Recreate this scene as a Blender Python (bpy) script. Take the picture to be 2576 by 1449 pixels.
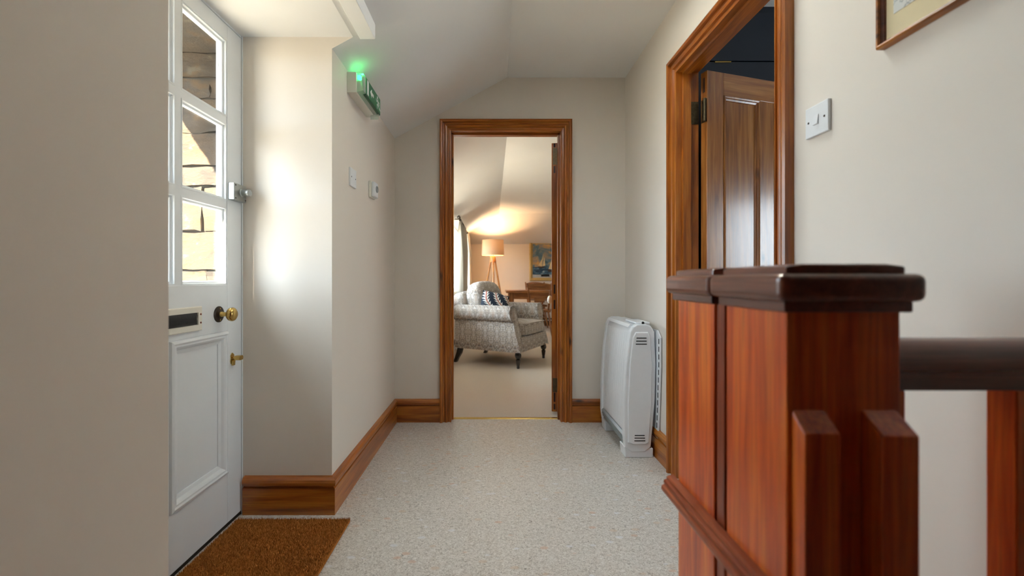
import bpy, bmesh, math, random
from mathutils import Vector, Matrix
random.seed(7)
for o in list(bpy.data.objects): bpy.data.objects.remove(o)
S = bpy.context.scene
C = S.collection
R = math.radians
F = 1105.0                                    # focal length in pixels of the 2576 px frame

# ------------------------------------------------------------------ camera
cam = bpy.data.cameras.new('camera'); camo = bpy.data.objects.new('camera', cam); C.objects.link(camo)
camo.location = (0, 0, .98); camo.rotation_euler = (R(90), 0, 0)
cam.sensor_width = 36; cam.lens = F/2576*36; cam.shift_x = 48/2576; cam.shift_y = -22.5/2576
cam.clip_start = .02; cam.clip_end = 200
cam.dof.use_dof = True; cam.dof.focus_distance = 2.2; cam.dof.aperture_fstop = 2.4
S.camera = camo
# ------------------------------------------------------------------ sky, sun, exposure
W = bpy.data.worlds.new('sky'); S.world = W; W.use_nodes = True
wb = W.node_tree.nodes['Background']; wb.inputs[0].default_value = (.78, .89, 1, 1); wb.inputs[1].default_value = 9.5
sl = bpy.data.lights.new('sun', 'SUN'); sl.energy = 60; sl.angle = R(.6); sl.color = (1, .88, .70)
so = bpy.data.objects.new('sun', sl); C.objects.link(so)
so.rotation_euler = Vector((1, 2.3, -1.5)).to_track_quat('-Z', 'Y').to_euler()
S.view_settings.view_transform = 'Standard'; S.view_settings.look = 'None'
S.view_settings.gamma = 1; S.view_settings.use_curve_mapping = False
S.view_settings.exposure = 1.0
def portal(loc, d, w, h):
    l = bpy.data.lights.new('daylight_portal', 'AREA'); l.shape = 'RECTANGLE'; l.size = w; l.size_y = h; l.cycles.is_portal = True
    o = bpy.data.objects.new('daylight_portal', l); C.objects.link(o); o.location = loc
    o.rotation_euler = Vector(d).to_track_quat('-Z', 'Z').to_euler()

# ------------------------------------------------------------------ materials
def srgb(r, g, b): return tuple((c/255/12.92 if c/255 <= .04045 else ((c/255+.055)/1.055)**2.4) for c in (r, g, b)) + (1,)
def newmat(name):
    m = bpy.data.materials.new(name); m.use_nodes = True
    nt = m.node_tree; return m, nt, nt.nodes['Principled BSDF']
def link(nt, a, b): nt.links.new(a, b)
def coords(nt, scale=(1, 1, 1), rot=(0, 0, 0)):
    tc = nt.nodes.new('ShaderNodeTexCoord'); mp = nt.nodes.new('ShaderNodeMapping')
    mp.inputs['Scale'].default_value = scale; mp.inputs['Rotation'].default_value = rot
    link(nt, tc.outputs['Object'], mp.inputs[0]); return mp.outputs[0]
def noise(nt, vec, scale, detail=3, rough=.5, dist=0):
    n = nt.nodes.new('ShaderNodeTexNoise'); n.inputs['Scale'].default_value = scale; n.inputs['Detail'].default_value = detail
    n.inputs['Roughness'].default_value = rough; n.inputs['Distortion'].default_value = dist
    link(nt, vec, n.inputs['Vector']); return n.outputs['Fac']
def ramp(nt, fac, stops, interp='LINEAR'):
    r = nt.nodes.new('ShaderNodeValToRGB'); e = r.color_ramp; e.interpolation = interp
    while len(e.elements) < len(stops): e.elements.new(.5)
    for k, (p, c) in enumerate(stops): e.elements[k].position = p; e.elements[k].color = c
    link(nt, fac, r.inputs[0]); return r.outputs[0]
def mix(nt, fac, a, b, mode='MIX'):
    n = nt.nodes.new('ShaderNodeMix'); n.data_type = 'RGBA'; n.blend_type = mode
    if hasattr(fac, 'type') and not isinstance(fac, float): link(nt, fac, n.inputs[0])
    else: n.inputs[0].default_value = fac
    for v, s in ((a, 6), (b, 7)):
        if isinstance(v, tuple): n.inputs[s].default_value = v
        else: link(nt, v, n.inputs[s])
    return n.outputs[2]
def bump(nt, bsdf, h, strength=.2, dist=.002):
    b = nt.nodes.new('ShaderNodeBump'); b.inputs['Strength'].default_value = strength; b.inputs['Distance'].default_value = dist
    link(nt, h, b.inputs['Height']); link(nt, b.outputs[0], bsdf.inputs['Normal'])
W1, B1 = (1, 1, 1, 1), (0, 0, 0, 1)
def plain(name, col, rough=.5, metal=0, spec=.5, coat=0, var=.06, bs=0, scale=30):
    m, nt, b = newmat(name); v = coords(nt)
    n = noise(nt, v, scale, 3)
    dark = tuple(c*(1-var) for c in col[:3])+(1,)
    link(nt, ramp(nt, n, [(.3, dark), (.7, col)]), b.inputs['Base Color'])
    b.inputs['Roughness'].default_value = rough; b.inputs['Metallic'].default_value = metal
    b.inputs['Specular IOR Level'].default_value = spec; b.inputs['Coat Weight'].default_value = coat
    if bs: bump(nt, b, noise(nt, v, scale*3, 4), bs)
    return m
def paint(name, col, rough=.6):
    m, nt, b = newmat(name); v = coords(nt)
    n = noise(nt, v, 2.2, 4)
    link(nt, ramp(nt, n, [(.3, tuple(c*.97 for c in col[:3])+(1,)), (.7, col)]), b.inputs['Base Color'])
    b.inputs['Roughness'].default_value = rough
    bump(nt, b, noise(nt, coords(nt, (1, 1, .6)), 14, 5), .12, .004)
    return m
def wood(name, light, mid, dark, axis='z', rough=.32, coat=.3, scale=1.0, knots=True, fine=.5):
    m, nt, b = newmat(name)
    a = 'xyz'.index(axis)
    sc = [14*scale]*3; sc[a] = 1.1*scale
    v = coords(nt, tuple(sc))
    n1 = noise(nt, v, 2.2, 4, .55, .6)
    sf = [95*scale]*3; sf[a] = 2.5*scale
    n2 = noise(nt, coords(nt, tuple(sf)), 2.0, 3, .6)
    c = ramp(nt, n1, [(.25, dark), (.48, mid), (.72, light)])
    c = mix(nt, fine, c, ramp(nt, n2, [(.35, tuple(x*.62 for x in mid[:3])+(1,)), (.62, light)]), 'MULTIPLY') if False else mix(nt, fine, c, mix(nt, 1.0, c, ramp(nt, n2, [(.3, (.55, .5, .46, 1)), (.6, (1.1, 1.1, 1.1, 1))]), 'MULTIPLY'))
    # broad tonal drift along the board
    n3 = noise(nt, coords(nt), 3.0, 2)
    c = mix(nt, .35, c, mix(nt, 1.0, c, ramp(nt, n3, [(.35, (.7, .66, .6, 1)), (.65, (1.15, 1.12, 1.1, 1))]), 'MULTIPLY'))
    if knots:
        sk = [7.0]*3; sk[a] = 2.6
        vo = nt.nodes.new('ShaderNodeTexVoronoi'); vo.inputs['Scale'].default_value = 1.0; vo.inputs['Randomness'].default_value = 1
        link(nt, coords(nt, tuple(sk)), vo.inputs['Vector'])
        k = ramp(nt, vo.outputs['Distance'], [(.03, W1), (.11, B1)])
        c = mix(nt, k, c, tuple(x*.22 for x in dark[:3])+(1,))
    link(nt, c, b.inputs['Base Color'])
    b.inputs['Roughness'].default_value = rough; b.inputs['Coat Weight'].default_value = coat; b.inputs['Coat Roughness'].default_value = .18
    bump(nt, b, n2, .12, .001)
    return m
def woods(name, l, m_, d, **k): return {a: wood(name+'_'+a, l, m_, d, a, **k) for a in 'xyz'}
PINE = woods('varnished_pine', srgb(198, 126, 46), srgb(170, 95, 28), srgb(120, 60, 15))
PINED = woods('door_pine', srgb(188, 130, 66), srgb(156, 96, 40), srgb(106, 58, 22), rough=.3, coat=.6)
NEWEL = woods('red_stair_wood', srgb(248, 136, 50), srgb(226, 98, 32), srgb(180, 62, 18), knots=False, rough=.3, coat=.35, fine=.6)
CAPW = woods('dark_cap_wood', srgb(132, 70, 46), srgb(104, 50, 32), srgb(66, 30, 19), knots=False, rough=.34, coat=.8, fine=.6)
OAK = woods('table_oak', srgb(176, 120, 66), srgb(140, 86, 42), srgb(100, 56, 24), knots=False, rough=.35)
ASH = woods('lamp_ash', srgb(214, 160, 92), srgb(188, 130, 68), srgb(150, 96, 44), knots=False, rough=.4)
WALL = paint('cream_wall_paint', srgb(234, 225, 213))
LWALL = paint('living_wall_paint', srgb(240, 228, 212))
CEIL = paint('white_ceiling_paint', srgb(244, 243, 240))
GLOSS = plain('white_gloss_paint', srgb(236, 240, 242), .28, var=.03, scale=6)
NAVY = plain('navy_paint', srgb(26, 34, 48), .45, var=.1, scale=8)
PLASTIC = plain('white_plastic', srgb(238, 240, 242), .3, var=.02)
CREAMP = plain('cream_plastic', srgb(236, 232, 218), .4, var=.03)
BLACK = plain('black_void', srgb(14, 14, 15), .6, var=.2)
BRASS = plain('brass', srgb(196, 164, 96), .25, metal=1, var=.15, scale=60)
OLDBR = plain('aged_brass', srgb(112, 100, 78), .38, metal=1, var=.4, scale=80)
BRONZE = plain('dark_bronze', srgb(70, 60, 52), .4, metal=.8, var=.3, scale=50)
STEEL = plain('grey_steel', srgb(176, 180, 178), .35, metal=.85, var=.1, scale=50)
SILV = plain('silver_plastic', srgb(168, 174, 174), .4, metal=.3, var=.08)
EBONY = plain('ebonised_wood', srgb(22, 18, 18), .22, coat=.5, var=.3)
GOLD = plain('pale_gold_leaf', srgb(206, 176, 110), .4, metal=.35, var=.25, scale=90)
DKTEN = plain('dark_end_grain', srgb(66, 36, 24), .6, var=.3)

def m_glass():
    m, nt, b = newmat('window_glass'); nt.nodes.remove(b)
    t = nt.nodes.new('ShaderNodeBsdfTransparent'); t.inputs[0].default_value = (.97, .985, .98, 1)
    g = nt.nodes.new('ShaderNodeBsdfGlossy'); g.inputs['Roughness'].default_value = .02
    mx = nt.nodes.new('ShaderNodeMixShader'); mx.inputs[0].default_value = .05
    link(nt, t.outputs[0], mx.inputs[1]); link(nt, g.outputs[0], mx.inputs[2])
    link(nt, mx.outputs[0], nt.nodes['Material Output'].inputs[0]); return m
GLASS = m_glass()
def m_floor():
    m, nt, b = newmat('speckled_vinyl'); v = coords(nt)
    base = ramp(nt, noise(nt, coords(nt, (1, 1.25, 1), (0, 0, .4)), 100, 4, .78, 1.5), [(.30, srgb(112, 102, 93)), (.42, srgb(184, 174, 162)), (.54, srgb(218, 210, 200)), (.68, srgb(234, 230, 224)), (.8, srgb(212, 190, 162))])
    vo = nt.nodes.new('ShaderNodeTexVoronoi'); vo.inputs['Scale'].default_value = 1
    vv = coords(nt, (17, 30, 20), (0, 0, .5)); nd = nt.nodes.new('ShaderNodeTexNoise'); nd.inputs['Scale'].default_value = 60
    link(nt, coords(nt), nd.inputs['Vector'])
    link(nt, mix(nt, .16, vv, nd.outputs['Color'], 'ADD'), vo.inputs['Vector'])
    fl = ramp(nt, vo.outputs['Distance'], [(.22, W1), (.30, B1)])
    sel = nt.nodes.new('ShaderNodeSeparateColor'); link(nt, vo.outputs['Color'], sel.inputs[0])
    fc = ramp(nt, sel.outputs[0], [(.0, srgb(228, 229, 234)), (.4, srgb(206, 178, 150)), (.75, srgb(210, 164, 134))], 'CONSTANT')
    on = ramp(nt, sel.outputs[1], [(.52, B1), (.57, W1)])
    f = mix(nt, 1.0, fl, on, 'MULTIPLY')
    f2 = mix(nt, 1.0, f, (.5, .5, .5, 1), 'MULTIPLY')
    link(nt, mix(nt, f2, base, fc), b.inputs['Base Color'])
    b.inputs['Roughness'].default_value = .38; b.inputs['Specular IOR Level'].default_value = .45
    bump(nt, b, noise(nt, v, 160, 3), .1, .001); return m
FLOOR = m_floor()
def m_carpet():
    m, nt, b = newmat('beige_carpet'); v = coords(nt); n = noise(nt, v, 260, 3, .7)
    link(nt, ramp(nt, n, [(.3, srgb(196, 182, 166)), (.7, srgb(232, 222, 208))]), b.inputs['Base Color'])
    b.inputs['Roughness'].default_value = .95; b.inputs['Specular IOR Level'].default_value = .1
    bump(nt, b, n, .5, .004); return m
CARPET = m_carpet()
def m_coir():
    m, nt, b = newmat('brown_coir'); v = coords(nt); n = noise(nt, v, 300, 3, .7)
    link(nt, ramp(nt, n, [(.25, srgb(134, 82, 34)), (.5, srgb(186, 120, 56)), (.8, srgb(214, 150, 80))]), b.inputs['Base Color'])
    b.inputs['Roughness'].default_value = .9; b.inputs['Specular IOR Level'].default_value = .1; return m
COIR = m_coir()
def m_stone(k):
    m, nt, b = newmat('sandstone'); v = coords(nt, (1, 1, 1.6))
    bases = [(48, 34, 18), (43, 32, 19), (52, 39, 22), (40, 30, 20)]
    r, g, bl = bases[k % 4]
    c = ramp(nt, noise(nt, v, 11, 6, .65, .5), [(.28, srgb(r*.5, g*.48, bl*.45)), (.5, srgb(r, g, bl)), (.72, srgb(min(255, r*1.25), g*1.25, bl*1.25))])
    ochre = ramp(nt, noise(nt, v, 7, 4, .6), [(.56, B1), (.66, W1)])  # random yellow-brown patches over the stone
    c = mix(nt, ochre, c, srgb(62, 43, 12))
    pale = ramp(nt, noise(nt, coords(nt, (1, 1, 1), (.3, 0, 0)), 16, 4, .6), [(.62, B1), (.68, W1)])
    c = mix(nt, pale, c, srgb(66, 58, 43))
    link(nt, c, b.inputs['Base Color']); b.inputs['Roughness'].default_value = .9
    bump(nt, b, noise(nt, v, 40, 6, .7), .6, .01); return m
STONE = [m_stone(k) for k in range(4)]
MORTAR = plain('lime_mortar', srgb(46, 40, 33), .95, var=.3, bs=.4)
SLATE = plain('grey_slate', srgb(70, 72, 76), .7, var=.3, bs=.3)
PAVING = plain('pale_gravel', srgb(138, 130, 116), .95, var=.2, bs=.5, scale=80)
LEAF = plain('hedge_leaf', srgb(36, 52, 28), .6, var=.5, scale=12)
def m_paisley():
    m, nt, b = newmat('paisley_fabric'); tc = nt.nodes.new('ShaderNodeTexCoord')
    # mirrored damask-like ornament: fold the lateral axis, distort, then draw nested contours
    sp = nt.nodes.new('ShaderNodeSeparateXYZ'); link(nt, tc.outputs['Object'], sp.inputs[0])
    def math_(op, a, b2=None):
        n = nt.nodes.new('ShaderNodeMath'); n.operation = op
        for i, x in enumerate((a, b2)):
            if x is None: continue
            if isinstance(x, (int, float)): n.inputs[i].default_value = x
            else: link(nt, x, n.inputs[i])
        return n.outputs[0]
    u = math_('PINGPONG', math_('ADD', math_('ADD', sp.outputs[0], sp.outputs[1]), 5.0), .075)
    w = math_('PINGPONG', math_('ADD', sp.outputs[2], 5.03), .30)
    cb = nt.nodes.new('ShaderNodeCombineXYZ'); link(nt, u, cb.inputs[0]); link(nt, w, cb.inputs[1])
    mp = nt.nodes.new('ShaderNodeMapping'); mp.inputs['Scale'].default_value = (1.5, .7, 1); link(nt, cb.outputs[0], mp.inputs[0])
    n1 = noise(nt, mp.outputs[0], 22, 2, .4, 1.2)
    con = math_('PINGPONG', math_('MULTIPLY', n1, 9.0), 1.0)
    c = ramp(nt, con, [(.1, srgb(214, 212, 210)), (.3, srgb(182, 174, 162)), (.55, srgb(172, 152, 124)), (.82, srgb(116, 112, 112))])
    n2 = noise(nt, mp.outputs[0], 9, 1, .4, .5)
    c = mix(nt, ramp(nt, n2, [(.5, B1), (.62, (.55, .55, .55, 1))]), c, srgb(164, 122, 84))
    n3 = noise(nt, coords(nt), 420, 2)
    c = mix(nt, .25, c, ramp(nt, n3, [(.35, srgb(90, 88, 88)), (.65, srgb(206, 204, 200))]))
    link(nt, c, b.inputs['Base Color']); b.inputs['Roughness'].default_value = .85; b.inputs['Sheen Weight'].default_value = .2
    bump(nt, b, n3, .3, .002); return m
PAISLEY = m_paisley()
def m_cushion():
    m, nt, b = newmat('navy_leaf_fabric'); tc = nt.nodes.new('ShaderNodeTexCoord')
    sp = nt.nodes.new('ShaderNodeSeparateXYZ'); link(nt, tc.outputs['Object'], sp.inputs[0])
    def math_(op, a, b2=None):
        n = nt.nodes.new('ShaderNodeMath'); n.operation = op
        for i, x in enumerate((a, b2)):
            if x is None: continue
            if isinstance(x, (int, float)): n.inputs[i].default_value = x
            else: link(nt, x, n.inputs[i])
        return n.outputs[0]
    rx, rz = sp.outputs[0], sp.outputs[2]
    x = math_('ADD', math_('MULTIPLY', rx, .92), math_('MULTIPLY', rz, .38)); z = math_('SUBTRACT', math_('MULTIPLY', rz, .92), math_('MULTIPLY', rx, .38))
    bend = math_('MULTIPLY', math_('SINE', math_('MULTIPLY', z, 16)), .03)
    d = math_('PINGPONG', math_('ADD', math_('ADD', x, bend), 5.04), .075)       # distance to the nearest stem
    saw = math_('MULTIPLY', math_('PINGPONG', math_('ADD', math_('SUBTRACT', z, math_('MULTIPLY', d, .9)), 5.0), .021), 2.0)
    leafw = math_('SUBTRACT', d, math_('ADD', saw, .006))
    lf = math_('LESS_THAN', leafw, 0.0); st = math_('LESS_THAN', d, .0075)
    c = mix(nt, lf, srgb(30, 42, 58), srgb(232, 228, 220)); c = mix(nt, st, c, srgb(166, 82, 62))
    link(nt, c, b.inputs['Base Color']); b.inputs['Roughness'].default_value = .85
    bump(nt, b, noise(nt, coords(nt), 300, 2), .3, .002); return m
CUSH = m_cushion()
def m_linen(name, col, trans=0):
    m, nt, b = newmat(name)
    n = noise(nt, coords(nt, (300, 300, 900)), 1, 2); n2 = noise(nt, coords(nt, (900, 900, 200)), 1, 2)
    c = mix(nt, .5, ramp(nt, n, [(.3, tuple(x*.8 for x in col[:3])+(1,)), (.7, col)]), ramp(nt, n2, [(.3, tuple(x*.85 for x in col[:3])+(1,)), (.7, col)]))
    link(nt, c, b.inputs['Base Color']); b.inputs['Roughness'].default_value = .9
    if trans:
        t = nt.nodes.new('ShaderNodeBsdfTranslucent'); link(nt, c, t.inputs[0])
        mx = nt.nodes.new('ShaderNodeMixShader'); mx.inputs[0].default_value = trans
        link(nt, b.outputs[0], mx.inputs[1]); link(nt, t.outputs[0], mx.inputs[2])
        link(nt, mx.outputs[0], nt.nodes['Material Output'].inputs[0])
    return m
SHADE = m_linen('lamp_shade_linen', srgb(206, 186, 160), .22)
CURT = m_linen('oatmeal_curtain_cloth', srgb(206, 200, 188), .12)
def m_emit(name, col, s):
    m, nt, b = newmat(name); b.inputs['Base Color'].default_value = col
    b.inputs['Emission Color'].default_value = col; b.inputs['Emission Strength'].default_value = s; return m
BULB = m_emit('warm_bulb', (1, .72, .40, 1), 20)
LED = m_emit('green_led', (.02, 1, .2, 1), 5)
def m_clear(name, col, a):
    m, nt, b = newmat(name); nt.nodes.remove(b)
    t = nt.nodes.new('ShaderNodeBsdfTransparent'); t.inputs[0].default_value = col
    d = nt.nodes.new('ShaderNodeBsdfPrincipled'); d.inputs['Base Color'].default_value = srgb(225, 230, 222); d.inputs['Roughness'].default_value = .15
    mx = nt.nodes.new('ShaderNodeMixShader'); mx.inputs[0].default_value = a
    link(nt, t.outputs[0], mx.inputs[1]); link(nt, d.outputs[0], mx.inputs[2]); link(nt, mx.outputs[0], nt.nodes['Material Output'].inputs[0]); return m
CLEAR = m_clear('clear_plastic', (.95, .97, .95, 1), .4)
GREEN = plain('sign_green', srgb(24, 120, 74), .35, var=.04)
DGREEN = plain('sign_green_edge', srgb(8, 84, 48), .35, var=.04)
WSIGN = plain('sign_white', srgb(236, 240, 236), .4, var=.02)
def m_print():
    m, nt, b = newmat('map_print'); v = coords(nt)
    vo = nt.nodes.new('ShaderNodeTexVoronoi'); vo.feature = 'DISTANCE_TO_EDGE'; vo.inputs['Scale'].default_value = 30
    nd = nt.nodes.new('ShaderNodeTexNoise'); nd.inputs['Scale'].default_value = 40; link(nt, v, nd.inputs['Vector'])
    link(nt, mix(nt, .05, v, nd.outputs['Color'], 'ADD'), vo.inputs['Vector'])
    l = ramp(nt, vo.outputs['Distance'], [(.0, srgb(150, 156, 158)), (.04, srgb(222, 222, 216))])
    link(nt, l, b.inputs['Base Color']); b.inputs['Roughness'].default_value = .7; return m
PRINT = m_print()
MATB = plain('cream_mount_board', srgb(232, 216, 176), .8, var=.03)
def m_sky_paint():
    m, nt, b = newmat('painted_sky'); n = noise(nt, coords(nt, (1, 1, 1.3)), 5, 5, .6, .8)
    c = ramp(nt, n, [(.3, srgb(44, 70, 88)), (.45, srgb(86, 118, 134)), (.56, srgb(150, 140, 122)), (.66, srgb(206, 160, 92)), (.8, srgb(196, 196, 186))])
    link(nt, c, b.inputs['Base Color']); b.inputs['Roughness'].default_value = .35; return m
def m_sea_paint():
    m, nt, b = newmat('painted_sea'); n = noise(nt, coords(nt, (1, 1, 2.6)), 9, 5, .65, .8)
    c = ramp(nt, n, [(.3, srgb(14, 34, 56)), (.5, srgb(34, 72, 100)), (.62, srgb(90, 130, 150)), (.72, srgb(220, 226, 226))])
    link(nt, c, b.inputs['Base Color']); b.inputs['Roughness'].default_value = .35; return m
PSKY, PSEA = m_sky_paint(), m_sea_paint()
SAIL = plain('painted_sail', srgb(226, 206, 160), .4, var=.2)
HULL = plain('painted_hull', srgb(60, 40, 34), .4, var=.2)

# ------------------------------------------------------------------ mesh helpers
def nb(): return bmesh.new()
def box(bm, x0, x1, y0, y1, z0, z1):
    v = [bm.verts.new((x, y, z)) for x in (x0, x1) for y in (y0, y1) for z in (z0, z1)]
    for f in ((0, 1, 3, 2), (4, 6, 7, 5), (0, 4, 5, 1), (2, 3, 7, 6), (0, 2, 6, 4), (1, 5, 7, 3)): bm.faces.new([v[i] for i in f])
    return bm
def prism(bm, poly, axis, a, b):
    def P(p, t):
        q = list(p); q.insert('xyz'.index(axis), t); return q
    A = [bm.verts.new(P(p, a)) for p in poly]; B = [bm.verts.new(P(p, b)) for p in poly]
    n = len(poly); bm.faces.new(A); bm.faces.new(B[::-1])
    for i in range(n): bm.faces.new((A[i], B[i], B[(i+1) % n], A[(i+1) % n]))
    return bm
def lathe(bm, prof, c, d=(0, 0, 1), seg=20):
    q = Vector(d).to_track_quat('Z', 'Y'); c = Vector(c); rings = []
    for r, h in prof:
        rings.append([bm.verts.new(c + q @ Vector((max(r, 1e-5)*math.cos(2*math.pi*k/seg), max(r, 1e-5)*math.sin(2*math.pi*k/seg), h))) for k in range(seg)])
    for A, B in zip(rings, rings[1:]):
        for k in range(seg): bm.faces.new((A[k], A[(k+1) % seg], B[(k+1) % seg], B[k]))
    bm.faces.new(rings[0][::-1]); bm.faces.new(rings[-1]); return bm
def tube(bm, pts, r, seg=10):
    pts = [Vector(p) for p in pts]; rs = r if isinstance(r, (list, tuple)) else [r]*len(pts); rings = []
    for i, p in enumerate(pts):
        t = (pts[min(i+1, len(pts)-1)]-pts[max(i-1, 0)]).normalized()
        ref = Vector((0, 0, 1)) if abs(t.z) < .9 else Vector((1, 0, 0))
        a = t.cross(ref).normalized(); b = t.cross(a)
        rings.append([bm.verts.new(p+(a*math.cos(2*math.pi*k/seg)+b*math.sin(2*math.pi*k/seg))*rs[i]) for k in range(seg)])
    for A, B in zip(rings, rings[1:]):
        for k in range(seg): bm.faces.new((A[k], A[(k+1) % seg], B[(k+1) % seg], B[k]))
    bm.faces.new(rings[0][::-1]); bm.faces.new(rings[-1]); return bm
def obj(name, bm, mat, parent=None, bevel=0, seg=2, smooth=False, subd=0, label=None):
    bmesh.ops.recalc_face_normals(bm, faces=bm.faces)
    me = bpy.data.meshes.new(name); bm.to_mesh(me); bm.free()
    me.materials.append(mat); o = bpy.data.objects.new(name, me); C.objects.link(o)
    if parent: o.parent = parent
    if bevel:
        m = o.modifiers.new('edge', 'BEVEL'); m.width = bevel; m.segments = seg; m.limit_method = 'ANGLE'; m.angle_limit = R(35)
    if subd:
        m = o.modifiers.new('round', 'SUBSURF'); m.levels = subd; m.render_levels = subd
    if smooth or subd:
        for p in me.polygons: p.use_smooth = True
    if smooth and not subd:
        me.set_sharp_from_angle(angle=R(40))
    if label: o['label'] = label
    return o
def tag(o, label, cat=None, group=None, kind=None):
    o['label'] = label
    if cat: o['category'] = cat
    if group: o['group'] = group
    if kind: o['kind'] = kind
    return o
def empty(name, loc=(0, 0, 0), rz=0):
    o = bpy.data.objects.new(name, None); C.objects.link(o); o.location = loc; o.rotation_euler = (0, 0, rz); o.empty_display_size = .05; return o
def thing(name, label, cat, loc=(0, 0, 0), rz=0, group=None): return tag(empty(name, loc, rz), label, cat, group)
def struct(name, bm, mat, label, bevel=0): 
    o = obj(name, bm, mat, None, bevel); o['kind'] = 'structure'; o['label'] = label; return o
def sgroup(name, label):
    o = empty(name); o['kind'] = 'structure'; o['label'] = label; return o

# ------------------------------------------------------------------ the hall shell
XL, XR, YB = -.675, .91, 3.02            # inner faces of left, right and end wall
SL = .542                                # roof pitch
EV, FL, XC = 1.947, 2.365, .096          # eave height, flat ceiling height, crease
Y0, Y1 = .914, 1.842                     # door recess
XD, XO = -1.05, -1.40                    # door face, outer wall face
YR = -1.0                                # wall behind the viewer
struct('floor', box(nb(), -1.06, .93, YR, 3.085, -.05, 0), FLOOR, 'speckled pale vinyl floor of the hallway')
bm = nb()
prism(bm, [(XO+.3, 0), (XL, 0), (XL, EV), (XL-.02, EV-.011), (XL-.02, FL), (XO+.3, FL)], 'y', Y1, YB+.12)
struct('wall_left', bm, WALL, 'cream plastered wall between the front door recess and the far doorway')
bm = nb()
prism(bm, [(XO+.3, 0), (XL, 0), (XL, EV), (XL-.02, EV-.011), (XL-.02, FL), (XO+.3, FL)], 'y', YR-.1, Y0)
struct('wall_left_near', bm, WALL, 'cream plastered wall before the front door recess')
bm = nb()
RX0, RX1, RY0, RY1, RT = .13, .63, 1.30, 2.08, FL+.56        # shaft of the added rooflight, out of view over the hall
for a, b in ((YR-.1, Y0), (Y1, YB+.06)):
    prism(bm, [(XL-.02, EV-.011), (XC, FL), (RX0, FL), (RX0, RT), (XL-.02, RT)], 'y', a, b)
SO = 1.995
prism(bm, [(XD-.06, SO), (XL+(SO-EV)/SL, SO), (XC, FL), (RX0, FL), (RX0, RT), (XD-.06, RT)], 'y', Y0, Y1)
box(bm, RX1, XR+.05, YR-.1, YB+.06, FL, RT); box(bm, RX0, RX1, YR-.1, RY0, FL, RT); box(bm, RX0, RX1, RY1, YB+.06, FL, RT)
co = struct('ceiling', bm, CEIL, 'white ceiling sloping down to the front door side'); co.data.materials.append(WALL)
for p in co.data.polygons:
    if abs(p.center.y-Y1) < .001 and p.center.x < .05: p.material_index = 1
bm = nb(); box(bm, -.557, -.493, Y0-.6, Y1, 1.985, 2.09)
struct('beam', bm, CEIL, 'white boxed beam under the sloping ceiling beside the door recess', .002)
# end wall with doorway
D0, D1, DH = -.287, .4645, 1.996
bm = nb()
box(bm, XL-.05, D0-.025, YB, YB+.12, 0, FL+.2); box(bm, D1+.025, XR+.05, YB, YB+.12, 0, FL+.2); box(bm, D0-.025, D1+.025, YB, YB+.12, DH+.025, FL+.2)
struct('wall_back', bm, WALL, 'cream end wall around the open doorway to the sitting room')
# right wall with doorway
E0, E1 = 1.403, 2.158
bm = nb()
box(bm, XR, XR+.1, YR-.1, E0-.025, 0, FL+.15); box(bm, XR, XR+.1, E1+.025, YB+.12, 0, FL+.15); box(bm, XR, XR+.1, E0-.025, E1+.025, DH+.025, FL+.15)
struct('wall_right', bm, WALL, 'cream wall with the pine doorway and the hanging picture')
struct('wall_rear', box(nb(), XO, XR+.1, YR-.1, YR, 0, FL+.2), CAPW['z'], 'rear wall of the hallway, out of view and made dark wood to cut bounced light')  # unseen rear wall given dark wood so less light bounces forward
for x0, x1, lab in ((XL, XL+.018, 'added dark wood panelling, out of view on the wall before the front door recess'), (XR-.018, XR, 'added dark wood panelling, out of view on the wall behind the landing balustrade')):
    pw = sgroup('added_panelling', lab)  # unseen boards added to keep bounce light off the newel fronts
    for k in range(8):
        a = YR+.005+k*.15; obj('board', box(nb(), x0, x1, a, a+.146, 0, 1.93 if x0 < 0 else 2.36), CAPW['z'], pw, .003)

# skirting
SK = [(0, 0), (.019, 0), (.019, .110), (.010, .113), (.010, .117), (.020, .121), (.024, .134), (.022, .145), (.014, .154), (0, .157)]
def skirt(name, mapf, a, b, mat, label, ma=0, mb=0):
    bm = nb(); A = [bm.verts.new(mapf(p, a-ma*p, z)) for p, z in SK]; B = [bm.verts.new(mapf(p, b+mb*p, z)) for p, z in SK]
    n = len(SK); bm.faces.new(A); bm.faces.new(B[::-1])
    for i in range(n): bm.faces.new((A[i], B[i], B[(i+1) % n], A[(i+1) % n]))
    return struct(name, bm, mat, label)
skirt('baseboard_left', lambda p, t, z: (XL+p, t, z), Y1, YB, PINE['y'], 'varnished pine skirting along the plastered wall', 1, 0)
skirt('baseboard_recess', lambda p, t, z: (t, Y1-p, z), XD+.01, XL, PINE['x'], 'varnished pine skirting beside the white front door', 0, 1)
skirt('baseboard_back', lambda p, t, z: (t, YB-p, z), XL, D0-.076, PINE['x'], 'short pine skirting before the sitting room doorway')
skirt('baseboard_back', lambda p, t, z: (t, YB-p, z), D1+.076, XR, PINE['x'], 'short pine skirting behind the white heater')
skirt('baseboard_right', lambda p, t, z: (XR-p, t, z), E1+.076, YB, PINE['y'], 'pine skirting under the white heater')
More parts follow.
